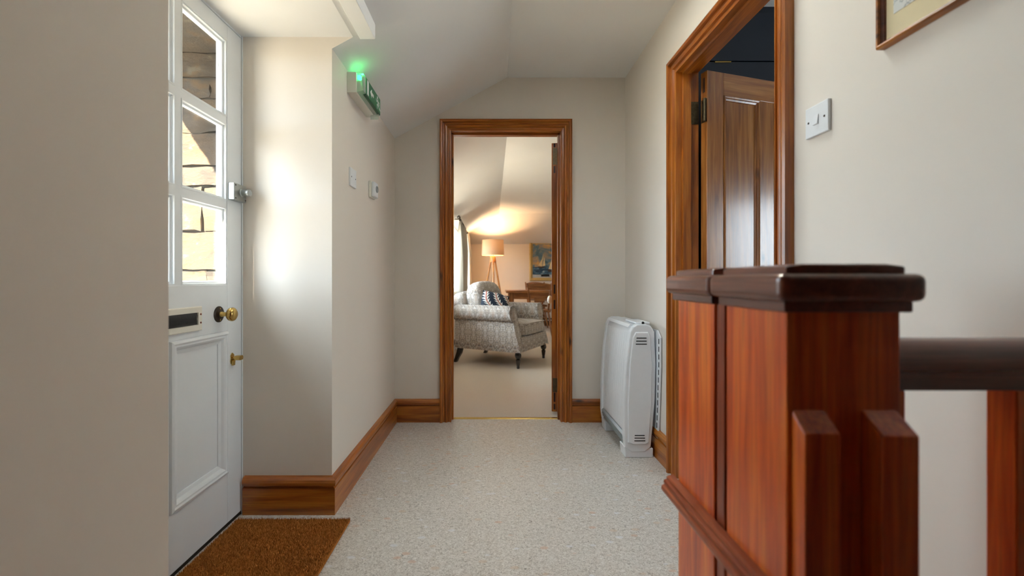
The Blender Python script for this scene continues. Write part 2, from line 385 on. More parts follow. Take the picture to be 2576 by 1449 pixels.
# moulded door surrounds
CP = [(0, 0), (0, .011), (.008, .014), (.010, .006), (.022, .008), (.026, .018), (.036, .021), (.041, .018), (.043, .009), (.055, .014), (.058, .028), (.068, .032), (.076, .028), (.076, 0)]
def casing(parent, u0, u1, H, mapf, mv, mh):
    n = len(CP)
    for name, f0, f1, mt in (('casing_side', lambda d: (u0-d, 0), lambda d: (u0-d, H+d), mv), ('casing_side', lambda d: (u1+d, 0), lambda d: (u1+d, H+d), mv), ('casing_head', lambda d: (u0-d, H+d), lambda d: (u1+d, H+d), mh)):
        bm = nb(); A = [bm.verts.new(mapf(*f0(d), p)) for d, p in CP]; B = [bm.verts.new(mapf(*f1(d), p)) for d, p in CP]
        bm.faces.new(A); bm.faces.new(B[::-1])
        for i in range(n): bm.faces.new((A[i], B[i], B[(i+1) % n], A[(i+1) % n]))
        obj(name, bm, mt, parent)
t1 = sgroup('trim_1', 'moulded pine surround of the sitting room doorway')
casing(t1, D0, D1, DH, lambda u, z, p: (u, YB-p, z), PINE['z'], PINE['x'])
for a, b in ((D0-.025, D0), (D1, D1+.025)): obj('jamb', box(nb(), a, b, YB, YB+.12, 0, DH), PINE['z'], t1)
obj('jamb_head', box(nb(), D0-.025, D1+.025, YB, YB+.12, DH, DH+.025), PINE['x'], t1)
obj('door_stop', box(nb(), D0, D0+.012, YB+.04, YB+.075, 0, DH), PINE['z'], t1)
obj('door_stop', box(nb(), D1-.012, D1, YB+.04, YB+.075, 0, DH), PINE['z'], t1)
obj('door_stop', box(nb(), D0, D1, YB+.04, YB+.075, DH-.012, DH), PINE['x'], t1)
t2 = sgroup('trim_2', 'moulded pine surround of the side doorway')
casing(t2, E0, E1, DH, lambda u, z, p: (XR-p, u, z), PINE['z'], PINE['y'])
for a, b in ((E0-.025, E0), (E1, E1+.025)): obj('jamb', box(nb(), XR, XR+.1, a, b, 0, DH), PINE['z'], t2)
obj('jamb_head', box(nb(), XR, XR+.1, E0-.025, E1+.025, DH, DH+.025), PINE['y'], t2)
for a, b in ((E0, E0+.013), (E1-.013, E1)): obj('door_stop', box(nb(), XR+.02, XR+.058, a, b, 0, DH-.013), PINE['z'], t2)
obj('door_stop', box(nb(), XR+.02, XR+.058, E0, E1, DH-.013, DH), PINE['y'], t2)
struct('trim_3', prism(nb(), [(3.072, 0), (3.076, .006), (3.09, .008), (3.1, .006), (3.104, 0)], 'x', D0, D1), BRASS, 'brass threshold strip across the sitting room doorway')

# ------------------------------------------------------------------ front door (white, glazed)
YD0, YD1 = 1.095, 1.832
GT, GB = 1.922, .958
GY0, GY1 = 1.205, 1.737
fr = sgroup('door_frame', 'white painted frame of the front door')
obj('jamb', box(nb(), XD-.06, XD+.002, Y0-.02, YD0-.003, 0, SO), GLOSS, fr); obj('jamb', box(nb(), XD-.06, XD+.002, YD1+.003, Y1+.03, 0, SO), GLOSS, fr)
obj('head', box(nb(), XD-.06, XD-.002, YD0-.003, YD1+.003, SO-.008, SO+.03), GLOSS, fr)
obj('sill', box(nb(), XD-.06, XD-.002, YD0-.003, YD1+.003, -.01, .012), BRONZE, fr)
d1 = sgroup('door_1', 'white painted front door with six glass panes over two moulded panels')
XI, XB = XD, XD-.045
DT = SO-.012
def dbox(name, y0, y1, z0, z1, mat=GLOSS, x0=XB, x1=XI, p=d1, bev=.0015): return obj(name, box(nb(), x0, x1, y0, y1, z0, z1), mat, p, bev)
dbox('stile', YD0, GY0, .015, DT); dbox('stile', GY1, YD1, .015, DT)
dbox('rail', GY0, GY1, GT, DT); dbox('rail', GY0, GY1, .775, GB); dbox('rail', GY0, GY1, .015, .212)
dbox('mid_stile', 1.385, 1.425, .212, .775)
MZ = [GB, 1.276, 1.607, GT]; MY = [GY0, 1.471, GY1]
dbox('muntin', 1.471-.014, 1.471+.014, GB, GT, x0=XB+.006, x1=XI-.004, bev=0)
for z in MZ[1:3]:
    for a, b in ((GY0, 1.457), (1.485, GY1)): dbox('muntin', a, b, z-.014, z+.014, x0=XB+.006, x1=XI-.004, bev=0)
def frame_ring(y0, y1, z0, z1, prof, xf):
    """mitred ring of a profile (inset d, projection p) around a rectangle on a plane x = xf"""
    bm = nb(); cs = [(y0, z0, 1, 1), (y1, z0, -1, 1), (y1, z1, -1, -1), (y0, z1, 1, -1)]; rings = []
    for (y, z, sy, sz) in cs: rings.append([bm.verts.new((xf+p, y+sy*d, z+sz*d)) for d, p in prof])
    for i in range(4):
        A, B = rings[i], rings[(i+1) % 4]
        for k in range(len(prof)): bm.faces.new((A[k], B[k], B[(k+1) % len(prof)], A[(k+1) % len(prof)]))
    return bm
for i in range(2):
    for k in range(3):
        y0, y1, z0, z1 = MY[i]+(.014 if i else 0), MY[i+1]-(.014 if i == 0 else 0), MZ[k]+(.014 if k else 0), MZ[k+1]-(.014 if k < 2 else 0)
        p = obj('pane', box(nb(), XI-.028, XI-.024, y0, y1, z0, z1), GLASS, d1)
        obj('glazing_bead', frame_ring(y0, y1, z0, z1, [(0, -.024), (.016, -.024), (.013, -.014), (.006, -.012), (.005, -.003), (0, -.003)], XI), GLOSS, p)
        obj('glazing_bead', frame_ring(y0, y1, z0, z1, [(0, -.029), (.012, -.029), (.004, -.042), (0, -.042)], XI), GLOSS, p)
PM = [(-.022, 0), (-.020, .007), (-.012, .010), (-.006, .007), (0, .007), (.006, .003), (.012, -.004), (.024, -.008), (.024, -.02), (-.022, -.02)]
for y0, y1 in ((1.227, 1.363), (1.448, 1.715)):
    p = obj('panel', box(nb(), XB+.01, XI-.012, GY0 if y0 < 1.4 else 1.425, 1.385 if y0 < 1.4 else GY1, .212, .775), GLOSS, d1)
    obj('panel_moulding', frame_ring(y0, y1, .234, .753, PM, XI), GLOSS, p)
dbox('weather_strip', YD0, YD1, .003, .014, BLACK, XI-.02, XI-.004)
# hardware on the front door
lp = obj('letter_plate', frame_ring(1.35, 1.575, .797, .883, [(0, 0), (0, .006), (.003, .009), (.021, .009), (.022, 0)], XI), CREAMP, d1, label='cream letter plate')
obj('draught_brush', box(nb(), XI+.0005, XI+.003, 1.37, 1.555, .817, .863), BLACK, lp)
bm = nb(); rng = random.Random(3)
for k in range(150):
    y = 1.372+.181*k/150; z0 = .861; z1 = .842+rng.uniform(-.002, .002); w = .0011
    for (za, zb) in ((z0, z1), (.819, .838+rng.uniform(-.002, .002))):
        v = [bm.verts.new(q) for q in ((XI+.004, y-w, za), (XI+.004, y+w, za), (XI+.006+rng.uniform(0, .002), y+rng.uniform(-.002, .002), zb))]; bm.faces.new(v)
o = obj('bristles', bm, plain('black_bristle', srgb(48, 46, 46), .4, var=.4), lp); o['kind'] = 'stuff'
for z in (.825, .855): obj('screw', lathe(nb(), [(.0, 0), (.0035, 0), (.0035, .0015), (.001, .002)], (XI+.009, 1.565, z), (1, 0, 0), 10), plain('copper_screw', srgb(150, 84, 60), .4, metal=.8), lp)
kn = obj('door_knob', lathe(nb(), [(.006, .004), (.012, .006), (.010, .014), (.008, .022), (.0085, .034), (.014, .038), (.022, .040), (.025, .044), (.024, .046), (.026, .048), (.0265, .053), (.024, .059), (.017, .064), (.006, .066), (0, .066)], (XI, 1.682, .845), (1, 0, 0), 28), BRASS, d1, smooth=True, label='round brass knob')
obj('rose', lathe(nb(), [(.0, 0), (.031, 0), (.031, .002), (.027, .005), (.018, .006), (.016, .010), (.0, .010)], (XI, 1.682, .845), (1, 0, 0), 28), BRONZE, kn, smooth=True)
for dz in (-.022, .022): obj('screw', lathe(nb(), [(0, 0), (.003, 0), (.003, .002), (0, .0025)], (XI+.0045, 1.682, .845+dz), (1, 0, 0), 8), BRASS, kn)
es = obj('escutcheon', prism(nb(), [(1.757, .640), (1.775, .640), (1.778, .652), (1.775, .662), (1.778, .674), (1.766, .684), (1.755, .674), (1.757, .662), (1.754, .652)], 'x', XI, XI+.004), BRASS, d1, .0008)
ke = obj('key', tube(nb(), [(XI+.002, 1.766, .664), (XI+.022, 1.766, .664)], .004, 10), BRASS, es)
for _ in (0,):
    bm = nb(); prism(bm, [(1.756, .655), (1.776, .655), (1.780, .664), (1.776, .673), (1.756, .673), (1.752, .664)], 'x', XI+.016, XI+.040)
    b2 = obj('key_bow', bm, BRASS, es, .002)
obj('key_cover', prism(nb(), [(1.757, .634), (1.77, .634), (1.772, .652), (1.766, .658), (1.758, .652)], 'x', XI+.004, XI+.012), BRASS, es, .001)
nl = obj('night_latch', box(nb(), XI, XI+.024, 1.742, 1.828, 1.296, 1.364), STEEL, d1, .002, label='grey steel night latch')
obj('latch_knob', lathe(nb(), [(.0, .0), (.017, 0), (.017, .003), (.013, .005), (.013, .02), (.0145, .022), (.0145, .034), (.013, .036), (0, .036)], (XI+.024, 1.792, 1.331), (1, 0, 0), 20), STEEL, nl, smooth=True)
for (y, z) in ((1.752, 1.304), (1.752, 1.356), (1.82, 1.304)): obj('screw', lathe(nb(), [(0, 0), (.003, 0), (.003, .0015), (0, .002)], (XI+.024, y, z), (1, 0, 0), 8), BRONZE, nl)

# ------------------------------------------------------------------ outside the front door: thick stone wall, hood, ground
ow = sgroup('wall_outside', 'rough sandstone jamb of the outer wall beside the front door')
obj('mortar_core', box(nb(), XO+.012, XD-.06, 1.962, 3.3, -.3, 2.6), MORTAR, ow)
obj('mortar_core', box(nb(), XO+.012, XO+.30, YR-.1, .97, -.3, 2.6), MORTAR, ow)
obj('lintel', box(nb(), XO, XD-.06, .6, 2.3, 1.985, 2.3), STONE[1], ow, .01)
rng = random.Random(11)
z = -.02; k = 0
while z < 1.975:
    h = min(rng.choice((.09, .12, .15, .17, .2, .13)), 1.982-z)
    if 1.982-(z+h) < .05: h = 1.982-z
    cuts = [XO-.01, XD-.062]
    if rng.random() < .6: cuts.insert(1, rng.uniform(XO+.09, XD-.15))
    for a, b in zip(cuts, cuts[1:]):
        bm = nb(); y = 1.95+rng.uniform(-.010, .006)
        box(bm, a+.004, b-.004, y, 2.1 if a > XO else 2.25, z+.004, z+h-.004)
        bmesh.ops.subdivide_edges(bm, edges=bm.edges[:], cuts=3, use_grid_fill=True)
        for v in bm.verts: v.co += Vector((rng.uniform(-.004, .004), rng.uniform(-.009, .009), rng.uniform(-.005, .005)))
        obj('stone', bm, STONE[k % 4], ow, smooth=True); k += 1
    z += h
hood = struct('roof', prism(nb(), [(XO, 2.06), (XO-.17, 1.965), (XO-.17, 1.99), (XO, 2.12)], 'y', .2, 3.2), SLATE, 'grey slate drip hood over the front door')
struct('ground', box(nb(), -40, XO, -30, 40, -.4, -.3), PAVING, 'pale gravel yard outside')
def hedge(x, y, w, d, h, n, label):
    t = thing('hedge', label, 'hedge', (x, y, -.3))
    bm = nb(); box(bm, -w/2, w/2, -d/2, d/2, 0, h); bmesh.ops.subdivide_edges(bm, edges=bm.edges[:], cuts=6, use_grid_fill=True)
    rg = random.Random(int(x*10))
    for v in bm.verts: v.co += Vector((rg.uniform(-.08, .08), rg.uniform(-.08, .08), rg.uniform(-.08, .08)*(v.co.z > 0)))
    obj('leaf_mass', bm, LEAF, t, smooth=True)
    bm = nb()
    for _ in range(n):
        s = rg.choice((0, 1, 2)); u, v_, q = rg.uniform(-.5, .5), rg.uniform(-.5, .5), rg.random()
        p = Vector((u*w, v_*d, h)) if s == 0 else (Vector((w/2*(1 if u > 0 else -1), v_*d, q*h)) if s == 1 else Vector((u*w, d/2*(1 if v_ > 0 else -1), q*h)))
        p += Vector((rg.uniform(-.07, .07),)*3)
        a = Vector((rg.uniform(-1, 1), rg.uniform(-1, 1), rg.uniform(-1, 1))).normalized()*.06; b = a.cross(Vector((rg.uniform(-1, 1), 1, .3))).normalized()*.03
        bm.faces.new([bm.verts.new(p-a), bm.verts.new(p+b), bm.verts.new(p+a), bm.verts.new(p-b)])
    o = obj('leaves', bm, LEAF, t); o['kind'] = 'stuff'
hedge(-5.6, 7.0, 1.2, 5.0, 1.75, 4000, 'clipped green hedge across the gravel yard')

# window builder, added out-of-view rooflight, portals
def window(name, label, mapf, a0, a1, z0, z1, nm):
    """mapf(a, depth, z): depth 0 = glass plane"""
    w = sgroup(name, label)
    def bx(nm_, A0, A1, Z0, Z1, d0, d1, mat):
        p, q = mapf(A0, d0, Z0), mapf(A1, d1, Z1)
        return obj(nm_, box(nb(), min(p[0], q[0]), max(p[0], q[0]), min(p[1], q[1]), max(p[1], q[1]), Z0, Z1), mat, w)
    t = .045
    bx('frame_side', a0, a0+t, z0, z1, -.03, .03, GLOSS); bx('frame_side', a1-t, a1, z0, z1, -.03, .03, GLOSS)
    bx('frame_head', a0+t, a1-t, z1-t, z1, -.03, .03, GLOSS); bx('frame_sill', a0+t, a1-t, z0, z0+t, -.03, .03, GLOSS)
    for k in range(1, nm):
        c = a0+(a1-a0)*k/nm; bx('mullion', c-.018, c+.018, z0+t, z1-t, -.025, .025, GLOSS)
    for k in range(nm):
        bx('pane', a0+t+(a1-a0-2*t)*k/nm, a0+t+(a1-a0-2*t)*(k+1)/nm, z0+t, z1-t, -.002, .002, GLASS)
portal((XO-.02, 1.46, 1.45), (1, 0, 0), .95, 1.04)
rl = sgroup('added_rooflight', 'white rooflight added out of view to light the hallway')  # unseen rooflight added to brighten the hall walls and floor
for a, b, c, d in ((RX0-.04, RX0+.03, RY0-.04, RY1+.04), (RX1-.03, RX1+.04, RY0-.04, RY1+.04), (RX0+.03, RX1-.03, RY0-.04, RY0+.03), (RX0+.03, RX1-.03, RY1-.03, RY1+.04)):
    obj('frame', box(nb(), a, b, c, d, RT, RT+.05), GLOSS, rl)
obj('pane', box(nb(), RX0+.03, RX1-.03, RY0+.03, RY1-.03, RT+.02, RT+.024), GLASS, rl)
portal(((RX0+RX1)/2, (RY0+RY1)/2, RT+.06), (0, 0, -1), RX1-RX0, RY1-RY0)

# ------------------------------------------------------------------ sitting room shell
LX, LXR, LY0, LY1 = -.60, 3.2, YB+.12, 9.42
ZJ = 8.5                                   # flat ceiling ends, hip slope begins
HW = FL-SL*(LY1-ZJ)
struct('floor', box(nb(), LX-.05, LXR+.05, 3.085, LY1+.05, -.05, .004), CARPET, 'beige carpet of the sitting room')
wa, wb_ = (3.75, 5.55), (6.45, 8.75)
WZ0, WZ1 = .78, 1.86
HL = FL-SL*(XC-LX)
bm = nb()
for a, b in ((LY0-.06, wa[0]), (wa[1], wb_[0]), (wb_[1], LY1+.1)): box(bm, LX-.35, LX, a, b, 0, HL+.02)
for a, b in (wa, wb_): box(bm, LX-.35, LX, a, b, 0, WZ0); box(bm, LX-.35, LX, a, b, WZ1, HL+.02)
struct('wall_sitting_left', bm, LWALL, 'cream window wall of the sitting room')
struct('wall_sitting_back', box(nb(), LX-.3, LXR+.1, LY1, LY1+.1, 0, HL+.3), LWALL, 'cream end wall of the sitting room behind the table')
struct('wall_sitting_right', box(nb(), LXR, LXR+.1, LY0, LY1+.1, 0, FL+.2), LWALL, 'cream side wall of the sitting room')
struct('wall_sitting_near', box(nb(), XR+.05, LXR+.1, LY0-.1, LY0, 0, FL+.2), LWALL, 'cream wall inside the sitting room beside the doorway')
bm = nb()
yh = ZJ+(XC-LX)                            # where the hip meets the window wall
def q(*v): bm.faces.new([bm.verts.new(p) for p in v])
T = .2
q((LX-.3, LY0, HL-.3*SL), (XC, LY0, FL), (XC, ZJ, FL), (LX-.3, yh+.3, HL-.3*SL))
q((XC, LY0, FL), (LXR+.1, LY0, FL), (LXR+.1, ZJ, FL), (XC, ZJ, FL))
q((XC, ZJ, FL), (LXR+.1, ZJ, FL), (LXR+.1, LY1+.1, HW-.1*SL), (LX-.3, LY1+.1, HW-.1*SL), (LX-.3, yh+.3, HL-.3*SL))
bmesh.ops.remove_doubles(bm, verts=bm.verts, dist=.0005)
o = struct('ceiling', bm, CEIL, 'white sloping ceiling of the sitting room'); sm = o.modifiers.new('thick', 'SOLIDIFY'); sm.thickness = .12; sm.offset = -1
for p in o.data.polygons: pass
struct('roof', prism(nb(), [(LX-1.05, 1.92), (LX-.2, 2.06), (LX-.2, FL+.30), (LXR+.3, FL+.30), (LXR+.3, FL+.36), (LX-.3, FL+.36), (LX-1.05, 1.99)], 'y', YB+.35, LY1+.4), SLATE, 'slate roof over the sitting room, unseen eaves deepened to block the sun')  # eaves stretched out of view so no sun enters the sitting room
for n_, (a, b), nm in (('added_window_near', wa, 3), ('window_2', wb_, 3)):
    window(n_, 'white framed sitting room window', lambda a_, d, z: (LX-.06+d, a_, z), a, b, WZ0, WZ1, nm)
    portal((LX-.34, (a+b)/2, (WZ0+WZ1)/2), (1, 0, 0), b-a, WZ1-WZ0)
bpy.data.objects['added_window_near']['label'] = 'white framed sitting room window added out of view to light the armchair'  # extra unseen window, added as daylight for the armchair
bpy.data.objects['window_2']['label'] = 'white framed sitting room window behind the curtains'

# sitting-room door, opened past square into the room
sd = sgroup('door_3', 'pine door standing open into the sitting room'); sd.location = (D1-.002, YB+.125, 0); sd.rotation_euler = (0, 0, R(-11))
LW, LH, LT = .745, 1.955, .042             # leaf: local +y = width, x from -LT to 0
def leaf(parent, W_, H_, T_, axis, sgn, mats, z0=.03):
    """four-panel leaf; width runs along local axis, thickness 0..T_ on the other"""
    def b(nm, a0, a1, zz0, zz1, t0, t1, mt, par=parent, bev=.0015):
        if axis == 'y': bmm = box(nb(), -t1, -t0, a0, a1, zz0, zz1)
        else: bmm = box(nb(), a0, a1, t0, t1, zz0, zz1)
        return obj(nm, bmm, mt, par, bev)
    st, mu = .10, .095
    b('stile', 0, st, z0, H_, 0, T_, mats['z']); b('stile', W_-st, W_, z0, H_, 0, T_, mats['z'])
    rails = [(z0, z0+.2), (.80, .98), (H_-.11, H_)]
    hm = mats['y'] if axis == 'y' else mats['x']
    for a, c in rails: b('rail', st, W_-st, a, c, 0, T_, hm)
    for (a, c) in ((z0+.2, .80), (.98, H_-.11)):
        b('mid_stile', W_/2-mu/2, W_/2+mu/2, a, c, 0, T_, mats['z'])
        for (p0, p1) in ((st, W_/2-mu/2), (W_/2+mu/2, W_-st)):
            pn = b('panel', p0, p1, a, c, .012, T_-.012, mats['z'], bev=0)
            for side in (0, 1):
                prof = [(0, .012), (.022, .012), (.020, .007), (.012, .004), (.010, -.002), (.004, -.004), (0, -.003)]
                bmm = nb(); cs = [(p0, a, 1, 1), (p1, a, -1, 1), (p1, c, -1, -1), (p0, c, 1, -1)]; rings = []
                for (u, zz, su, sz) in cs:
                    ring = []
                    for d, p in prof:
                        th = p if side == 0 else T_-p
                        ring.append(bmm.verts.new((-th, u+su*d, zz+sz*d) if axis == 'y' else (u+su*d, th, zz+sz*d)))
                    rings.append(ring)
                for i in range(4):
                    A, B = rings[i], rings[(i+1) % 4]
                    for kk in range(len(prof)): bmm.faces.new((A[kk], B[kk], B[(kk+1) % len(prof)], A[(kk+1) % len(prof)]))
                obj('panel_moulding', bmm, mats['z'], pn)
    return rails
leaf(sd, LW, LH, LT, 'y', 1, PINE)
for z0_, z1_ in ((1.80, 1.92), (.17, .27)):
    obj('hinge', box(nb(), -.034, -.002, -.002, .0005, z0_, z1_), OLDBR, sd)
for z0_, z1_ in ((1.925, 1.952), (.875, .94), (.765, .83), (.10, .165), (.045, .085), (1.74, 1.79)):
    obj('tenon_end', box(nb(), -.028, -.015, -.0012, .0005, z0_, z1_), DKTEN, sd)
obj('knob', lathe(nb(), [(0, 0), (.028, 0), (.028, .004), (.01, .008), (.01, .03), (.022, .036), (.034, .048), (.036, .058), (.03, .07), (.014, .077), (0, .078)], (-LT, LW-.06, .80), (-1, 0, 0), 24), CREAMP, sd, smooth=True, label='cream china knob')

# ------------------------------------------------------------------ side room (navy) and its pine door
struct('floor', box(nb(), XR+.02, 3.4, -.4, 2.6, -.05, .002), CARPET, 'beige carpet of the navy side room')
NV = 2.50
struct('wall_navy', box(nb(), XR+.1, 3.4, NV, NV+.08, 0, 2.62), NAVY, 'navy painted wall of the side room')
bm = nb()
for (a, b, c, d) in ((-.4, 1.0, 0, 2.62), (1.65, NV, 0, 2.62), (1.0, 1.65, 0, .9), (1.0, 1.65, 1.75, 2.62)): box(bm, 3.3, 3.4, a, b, c, d)
struct('wall_side_room_far', bm, WALL, 'pale side room wall opposite its door, cut for the added window')
struct('wall_side_room_near', box(nb(), XR+.1, 3.3, -.4, -.3, 0, 2.62), WALL, 'pale plain wall of the side room')
struct('ceiling', box(nb(), XR+.1, 3.4, -.4, NV+.08, 2.53, 2.62), CEIL, 'white ceiling of the side room')
window('added_side_window', 'white framed window added out of view to light the navy side room', lambda a, d, z: (3.35+d, a, z), 1.0, 1.65, .9, 1.75, 2)  # unseen window added for the sheen on the open pine door
portal((3.41, 1.325, 1.325), (-1, 0, 0), .65, .85)
wd = thing('wardrobe', 'navy painted built-in cupboard behind the pine door', 'cupboard', (0, 0, 0))
for a, b in ((1.06, 1.75), (1.755, 2.45)):
    for c, d in ((.08, 2.195), (2.202, 2.47)): 
        dd = obj('cupboard_door', box(nb(), a, b, NV-.042, NV-.022, c, d), NAVY, wd, .0015)
obj('carcass', box(nb(), 1.04, 2.47, NV-.02, NV-.001, .003, 2.5), NAVY, wd)
obj('latch_bar', box(nb(), 1.24, 1.33, NV-.048, NV-.042, 2.190, 2.196), BRASS, wd)
d2 = sgroup('door_2', 'panelled pine door standing open into the navy side room'); d2.location = (1.03, 2.112, 0); d2.rotation_euler = (0, 0, R(17))
leaf(d2, .745, 1.985, .04, 'x', 1, PINED)
for z0_, z1_ in ((1.74, 1.85), (.2, .3)):
    h = obj('hinge', box(nb(), -.0022, .0005, .002, .034, z0_, z1_), OLDBR, d2)
    obj('hinge_pin', tube(nb(), [(-.012, .004, z0_), (-.012, .004, z1_)], .006, 10), OLDBR, h)
    for kz in range(4): obj('screw', lathe(nb(), [(0, 0), (.003, 0), (.002, .0015), (0, .0015)], (-.0022, .012+.012*(kz % 2), z0_+.012+.028*kz), (-1, 0, 0), 8), BRONZE, h)
    hj = obj('hinge_leaf', box(nb(), XR+.062, XR+.098, E1-.0025, E1, z0_, z1_), OLDBR, t2)
obj('tenon_end', box(nb(), -.0012, .0005, .014, .026, 1.885, 1.955), DKTEN, d2)
obj('knob', lathe(nb(), [(0, 0), (.028, 0), (.028, .004), (.01, .008), (.01, .03), (.024, .036), (.03, .048), (.026, .062), (.012, .068), (0, .068)], (.685, 0, .89), (0, -1, 0), 24), BRASS, d2, smooth=True)

# ------------------------------------------------------------------ stair balustrade: two newels, rail, balusters
def rebase(t, loc):
    """put the empty at the thing's base; parts built in world coordinates stay where they are"""
    loc = Vector(loc); t.location = loc
    for ch in t.children: ch.location = ch.location-loc
NX0, NX1 = .388, .538
def cap(parent, y0, y1):
    c = obj('cap', box(nb(), NX0-.02, NX1+.02, y0-.02, y1+.02, .9505, .987), CAPW['y'], parent, .010, 4)
    obj('cap_plate', prism(nb(), [(NX0-.004, .985), (NX1+.004, .985), (NX1+.004, .997), (NX1-.02, 1.0), (NX0+.02, 1.0), (NX0-.004, .997)], 'y', y0-.004, y1+.004), CAPW['y'], c, .003)
    obj('cap_moulding', box(nb(), NX0-.009, NX1+.009, y0-.009, y1+.009, .9365, .952), CAPW['y'], c, .002)
n1 = thing('newel_post', 'red-brown square newel post with chamfered front strips joined to the handrail', 'newel post')
obj('post', box(nb(), NX0, NX1, .58, .73, 0, .938), NEWEL['z'], n1, .002)
cap(n1, .58, .73)
for a, b, yf in ((.394, .439, .554), (.4855, .532, .547)):
    bm = nb(); prism(bm, [(.58, 0), (yf, 0), (yf, .784), (.58, .808)], 'x', a, b)
    obj('front_strip', bm, NEWEL['z'], n1, .002)
n2 = thing('newel_post', 'red-brown square newel post beside the pine side doorway', 'newel post')
obj('post', box(nb(), NX0, NX1, .771, .92, 0, .938), NEWEL['z'], n2, .002)
cap(n2, .771, .92)
fs = obj('filler_strip', box(nb(), NX0+.0015, NX1-.01, .7395, .7635, 0, .936), wood('strip_wood', srgb(170, 84, 44), srgb(140, 58, 28), srgb(100, 38, 18), 'z', knots=False), n2, .001)
MP = [(.388, .512), (.378, .512), (.376, .520), (.366, .523), (.362, .530), (.363, .537), (.369, .540), (.367, .544), (.368, .549), (.374, .551), (.373, .555), (.378, .558), (.388, .560)]
tr = struct('trim_4', prism(nb(), MP, 'y', .45, .945), wood('rail_wood', srgb(176, 92, 50), srgb(150, 66, 30), srgb(104, 40, 18), 'y', knots=False), 'reddish moulding running along the newel posts')
hr = thing('handrail', 'dark brown handrail running from the newel post to the wall', 'handrail')
hp = [(.632, .838), (.632, .846), (.626, .850), (.625, .862), (.630, .878), (.640, .889), (.655, .893), (.670, .889), (.680, .878), (.685, .862), (.684, .850), (.678, .846), (.678, .838)]
obj('rail', prism(nb(), hp, 'x', NX1, XR), CAPW['x'], hr, smooth=True)
obj('fillet', box(nb(), NX1, XR, .634, .676, .819, .839), CAPW['x'], hr)
obj('base_rail', box(nb(), NX1, XR, .63, .68, 0, .05), CAPW['x'], hr, .003)
bal = None
for k, x0 in enumerate((NX1+.0005, .7575, .862)):
    lab = ('half baluster fixed against the newel post under the handrail', 'square reddish baluster standing clear under the handrail', 'square reddish baluster under the handrail beside the wall')[k]
    tag(obj('baluster', box(nb(), x0, x0+(.058 if k == 0 else .042), .635, .675, .051, .8185), NEWEL['z'], None, .002), lab, 'baluster', 'balusters of the landing')
rebase(n1, (.463, .655, 0)); rebase(n2, (.463, .845, 0)); rebase(hr, (.72, .655, 0))

# ------------------------------------------------------------------ coir mat
mt = thing('doormat', 'brown coir doormat in front of the white front door', 'doormat')
mx0, mx1, my0, my1 = -1.03, -.575, 1.06, 1.772
obj('backing', box(nb(), mx0, mx1, my0, my1, .001, .012), COIR, mt, .002)
bm = nb(); rng = random.Random(5)
for _ in range(42000):
    x, y = rng.uniform(mx0, mx1), rng.uniform(my0, my1); a = rng.uniform(0, 6.28); w = .0011; l = rng.uniform(.006, .0105)
    dx, dy = math.cos(a)*w, math.sin(a)*w; tx, ty = rng.uniform(-.004, .004), rng.uniform(-.004, .004)
    bm.faces.new((bm.verts.new((x-dx, y-dy, .011)), bm.verts.new((x+dx, y+dy, .011)), bm.verts.new((x+tx, y+ty, .012+l))))
me = bpy.data.meshes.new('coir_pile'); bm.to_mesh(me); bm.free(); me.materials.append(COIR)
po = bpy.data.objects.new('coir_pile', me); C.objects.link(po); po.parent = mt; po['kind'] = 'stuff'
rebase(mt, ((mx0+mx1)/2, (my0+my1)/2, 0))

# ------------------------------------------------------------------ exit sign
ex = thing('exit_sign', 'green and white emergency exit sign with arrow and running figure', 'exit sign')
X = XL; ey0, ey1, ez0, ez1 = 2.03, 2.345, 1.843, 1.938
obj('housing', prism(nb(), [(X, ez0), (X+.040, ez0), (X+.044, ez0+.004), (X+.044, ez1-.004), (X+.040, ez1), (X, ez1)], 'y', ey0, ey1), CREAMP, ex, .002)
obj('diffuser', prism(nb(), [(X+.0445, ez0+.004), (X+.074, ez0+.012), (X+.074, ez1-.004), (X+.0445, ez1-.003)], 'y', ey0+.006, ey1-.002), CLEAR, ex)
XF = X+.075
pn = obj('sign_panel', box(nb(), X+.0745, XF, ey0+.045, ey1-.006, ez0+.014, ez1-.004), GREEN, ex)
obj('panel_edge', box(nb(), X+.062, XF, ey0+.045, ey1-.006, ez0+.008, ez0+.014), DGREEN, ex)
L = ey1-.006-(ey0+.045); HH = ez1-.004-ez0-.014
def sg(name, poly):
    bm = nb(); prism(bm, [(ey0+.045+u*L, ez0+.014+v*HH) for u, v in poly], 'x', XF, XF+.0012); return obj(name, bm, WSIGN, pn)
def seg(a, b, w):
    A, B = Vector((a[0]*L, a[1]*HH)), Vector((b[0]*L, b[1]*HH)); d = (B-A).normalized()*w/2; n = Vector((-d.y, d.x))
    return [((p.x)/L, (p.y)/HH) for p in (A-n-d, A+n-d, B+n+d, B-n+d)]
sg('door_symbol', [(.07, .06), (.17, .06), (.17, .94), (.07, .94)])
sg('arrow_symbol', [(.27, .5), (.37, .78), (.37, .60), (.50, .60), (.50, .40), (.37, .40), (.37, .22)])
for poly in (seg((.80, .62), (.84, .42), .016), seg((.79, .62), (.72, .52), .007), seg((.72, .52), (.69, .62), .006), seg((.81, .64), (.90, .60), .007), seg((.90, .60), (.92, .48), .006),
             seg((.83, .42), (.75, .32), .009), seg((.75, .32), (.76, .12), .008), seg((.84, .42), (.90, .28), .009), seg((.90, .28), (.97, .22), .008)): sg('figure_symbol', poly)
sg('figure_symbol', [(.775+.035*math.cos(t*.628), .82+.095*math.sin(t*.628)) for t in range(10)])
lb = obj('indicator', box(nb(), X+.047, X+.060, ey0+.010, ey0+.030, ez1-.028, ez1-.010), LED, ex, .002, label='glowing green indicator light')
obj('battery_cover', box(nb(), X+.046, X+.060, ey0+.008, ey0+.04, ez1-.058, ez1-.036), CREAMP, ex, .002)
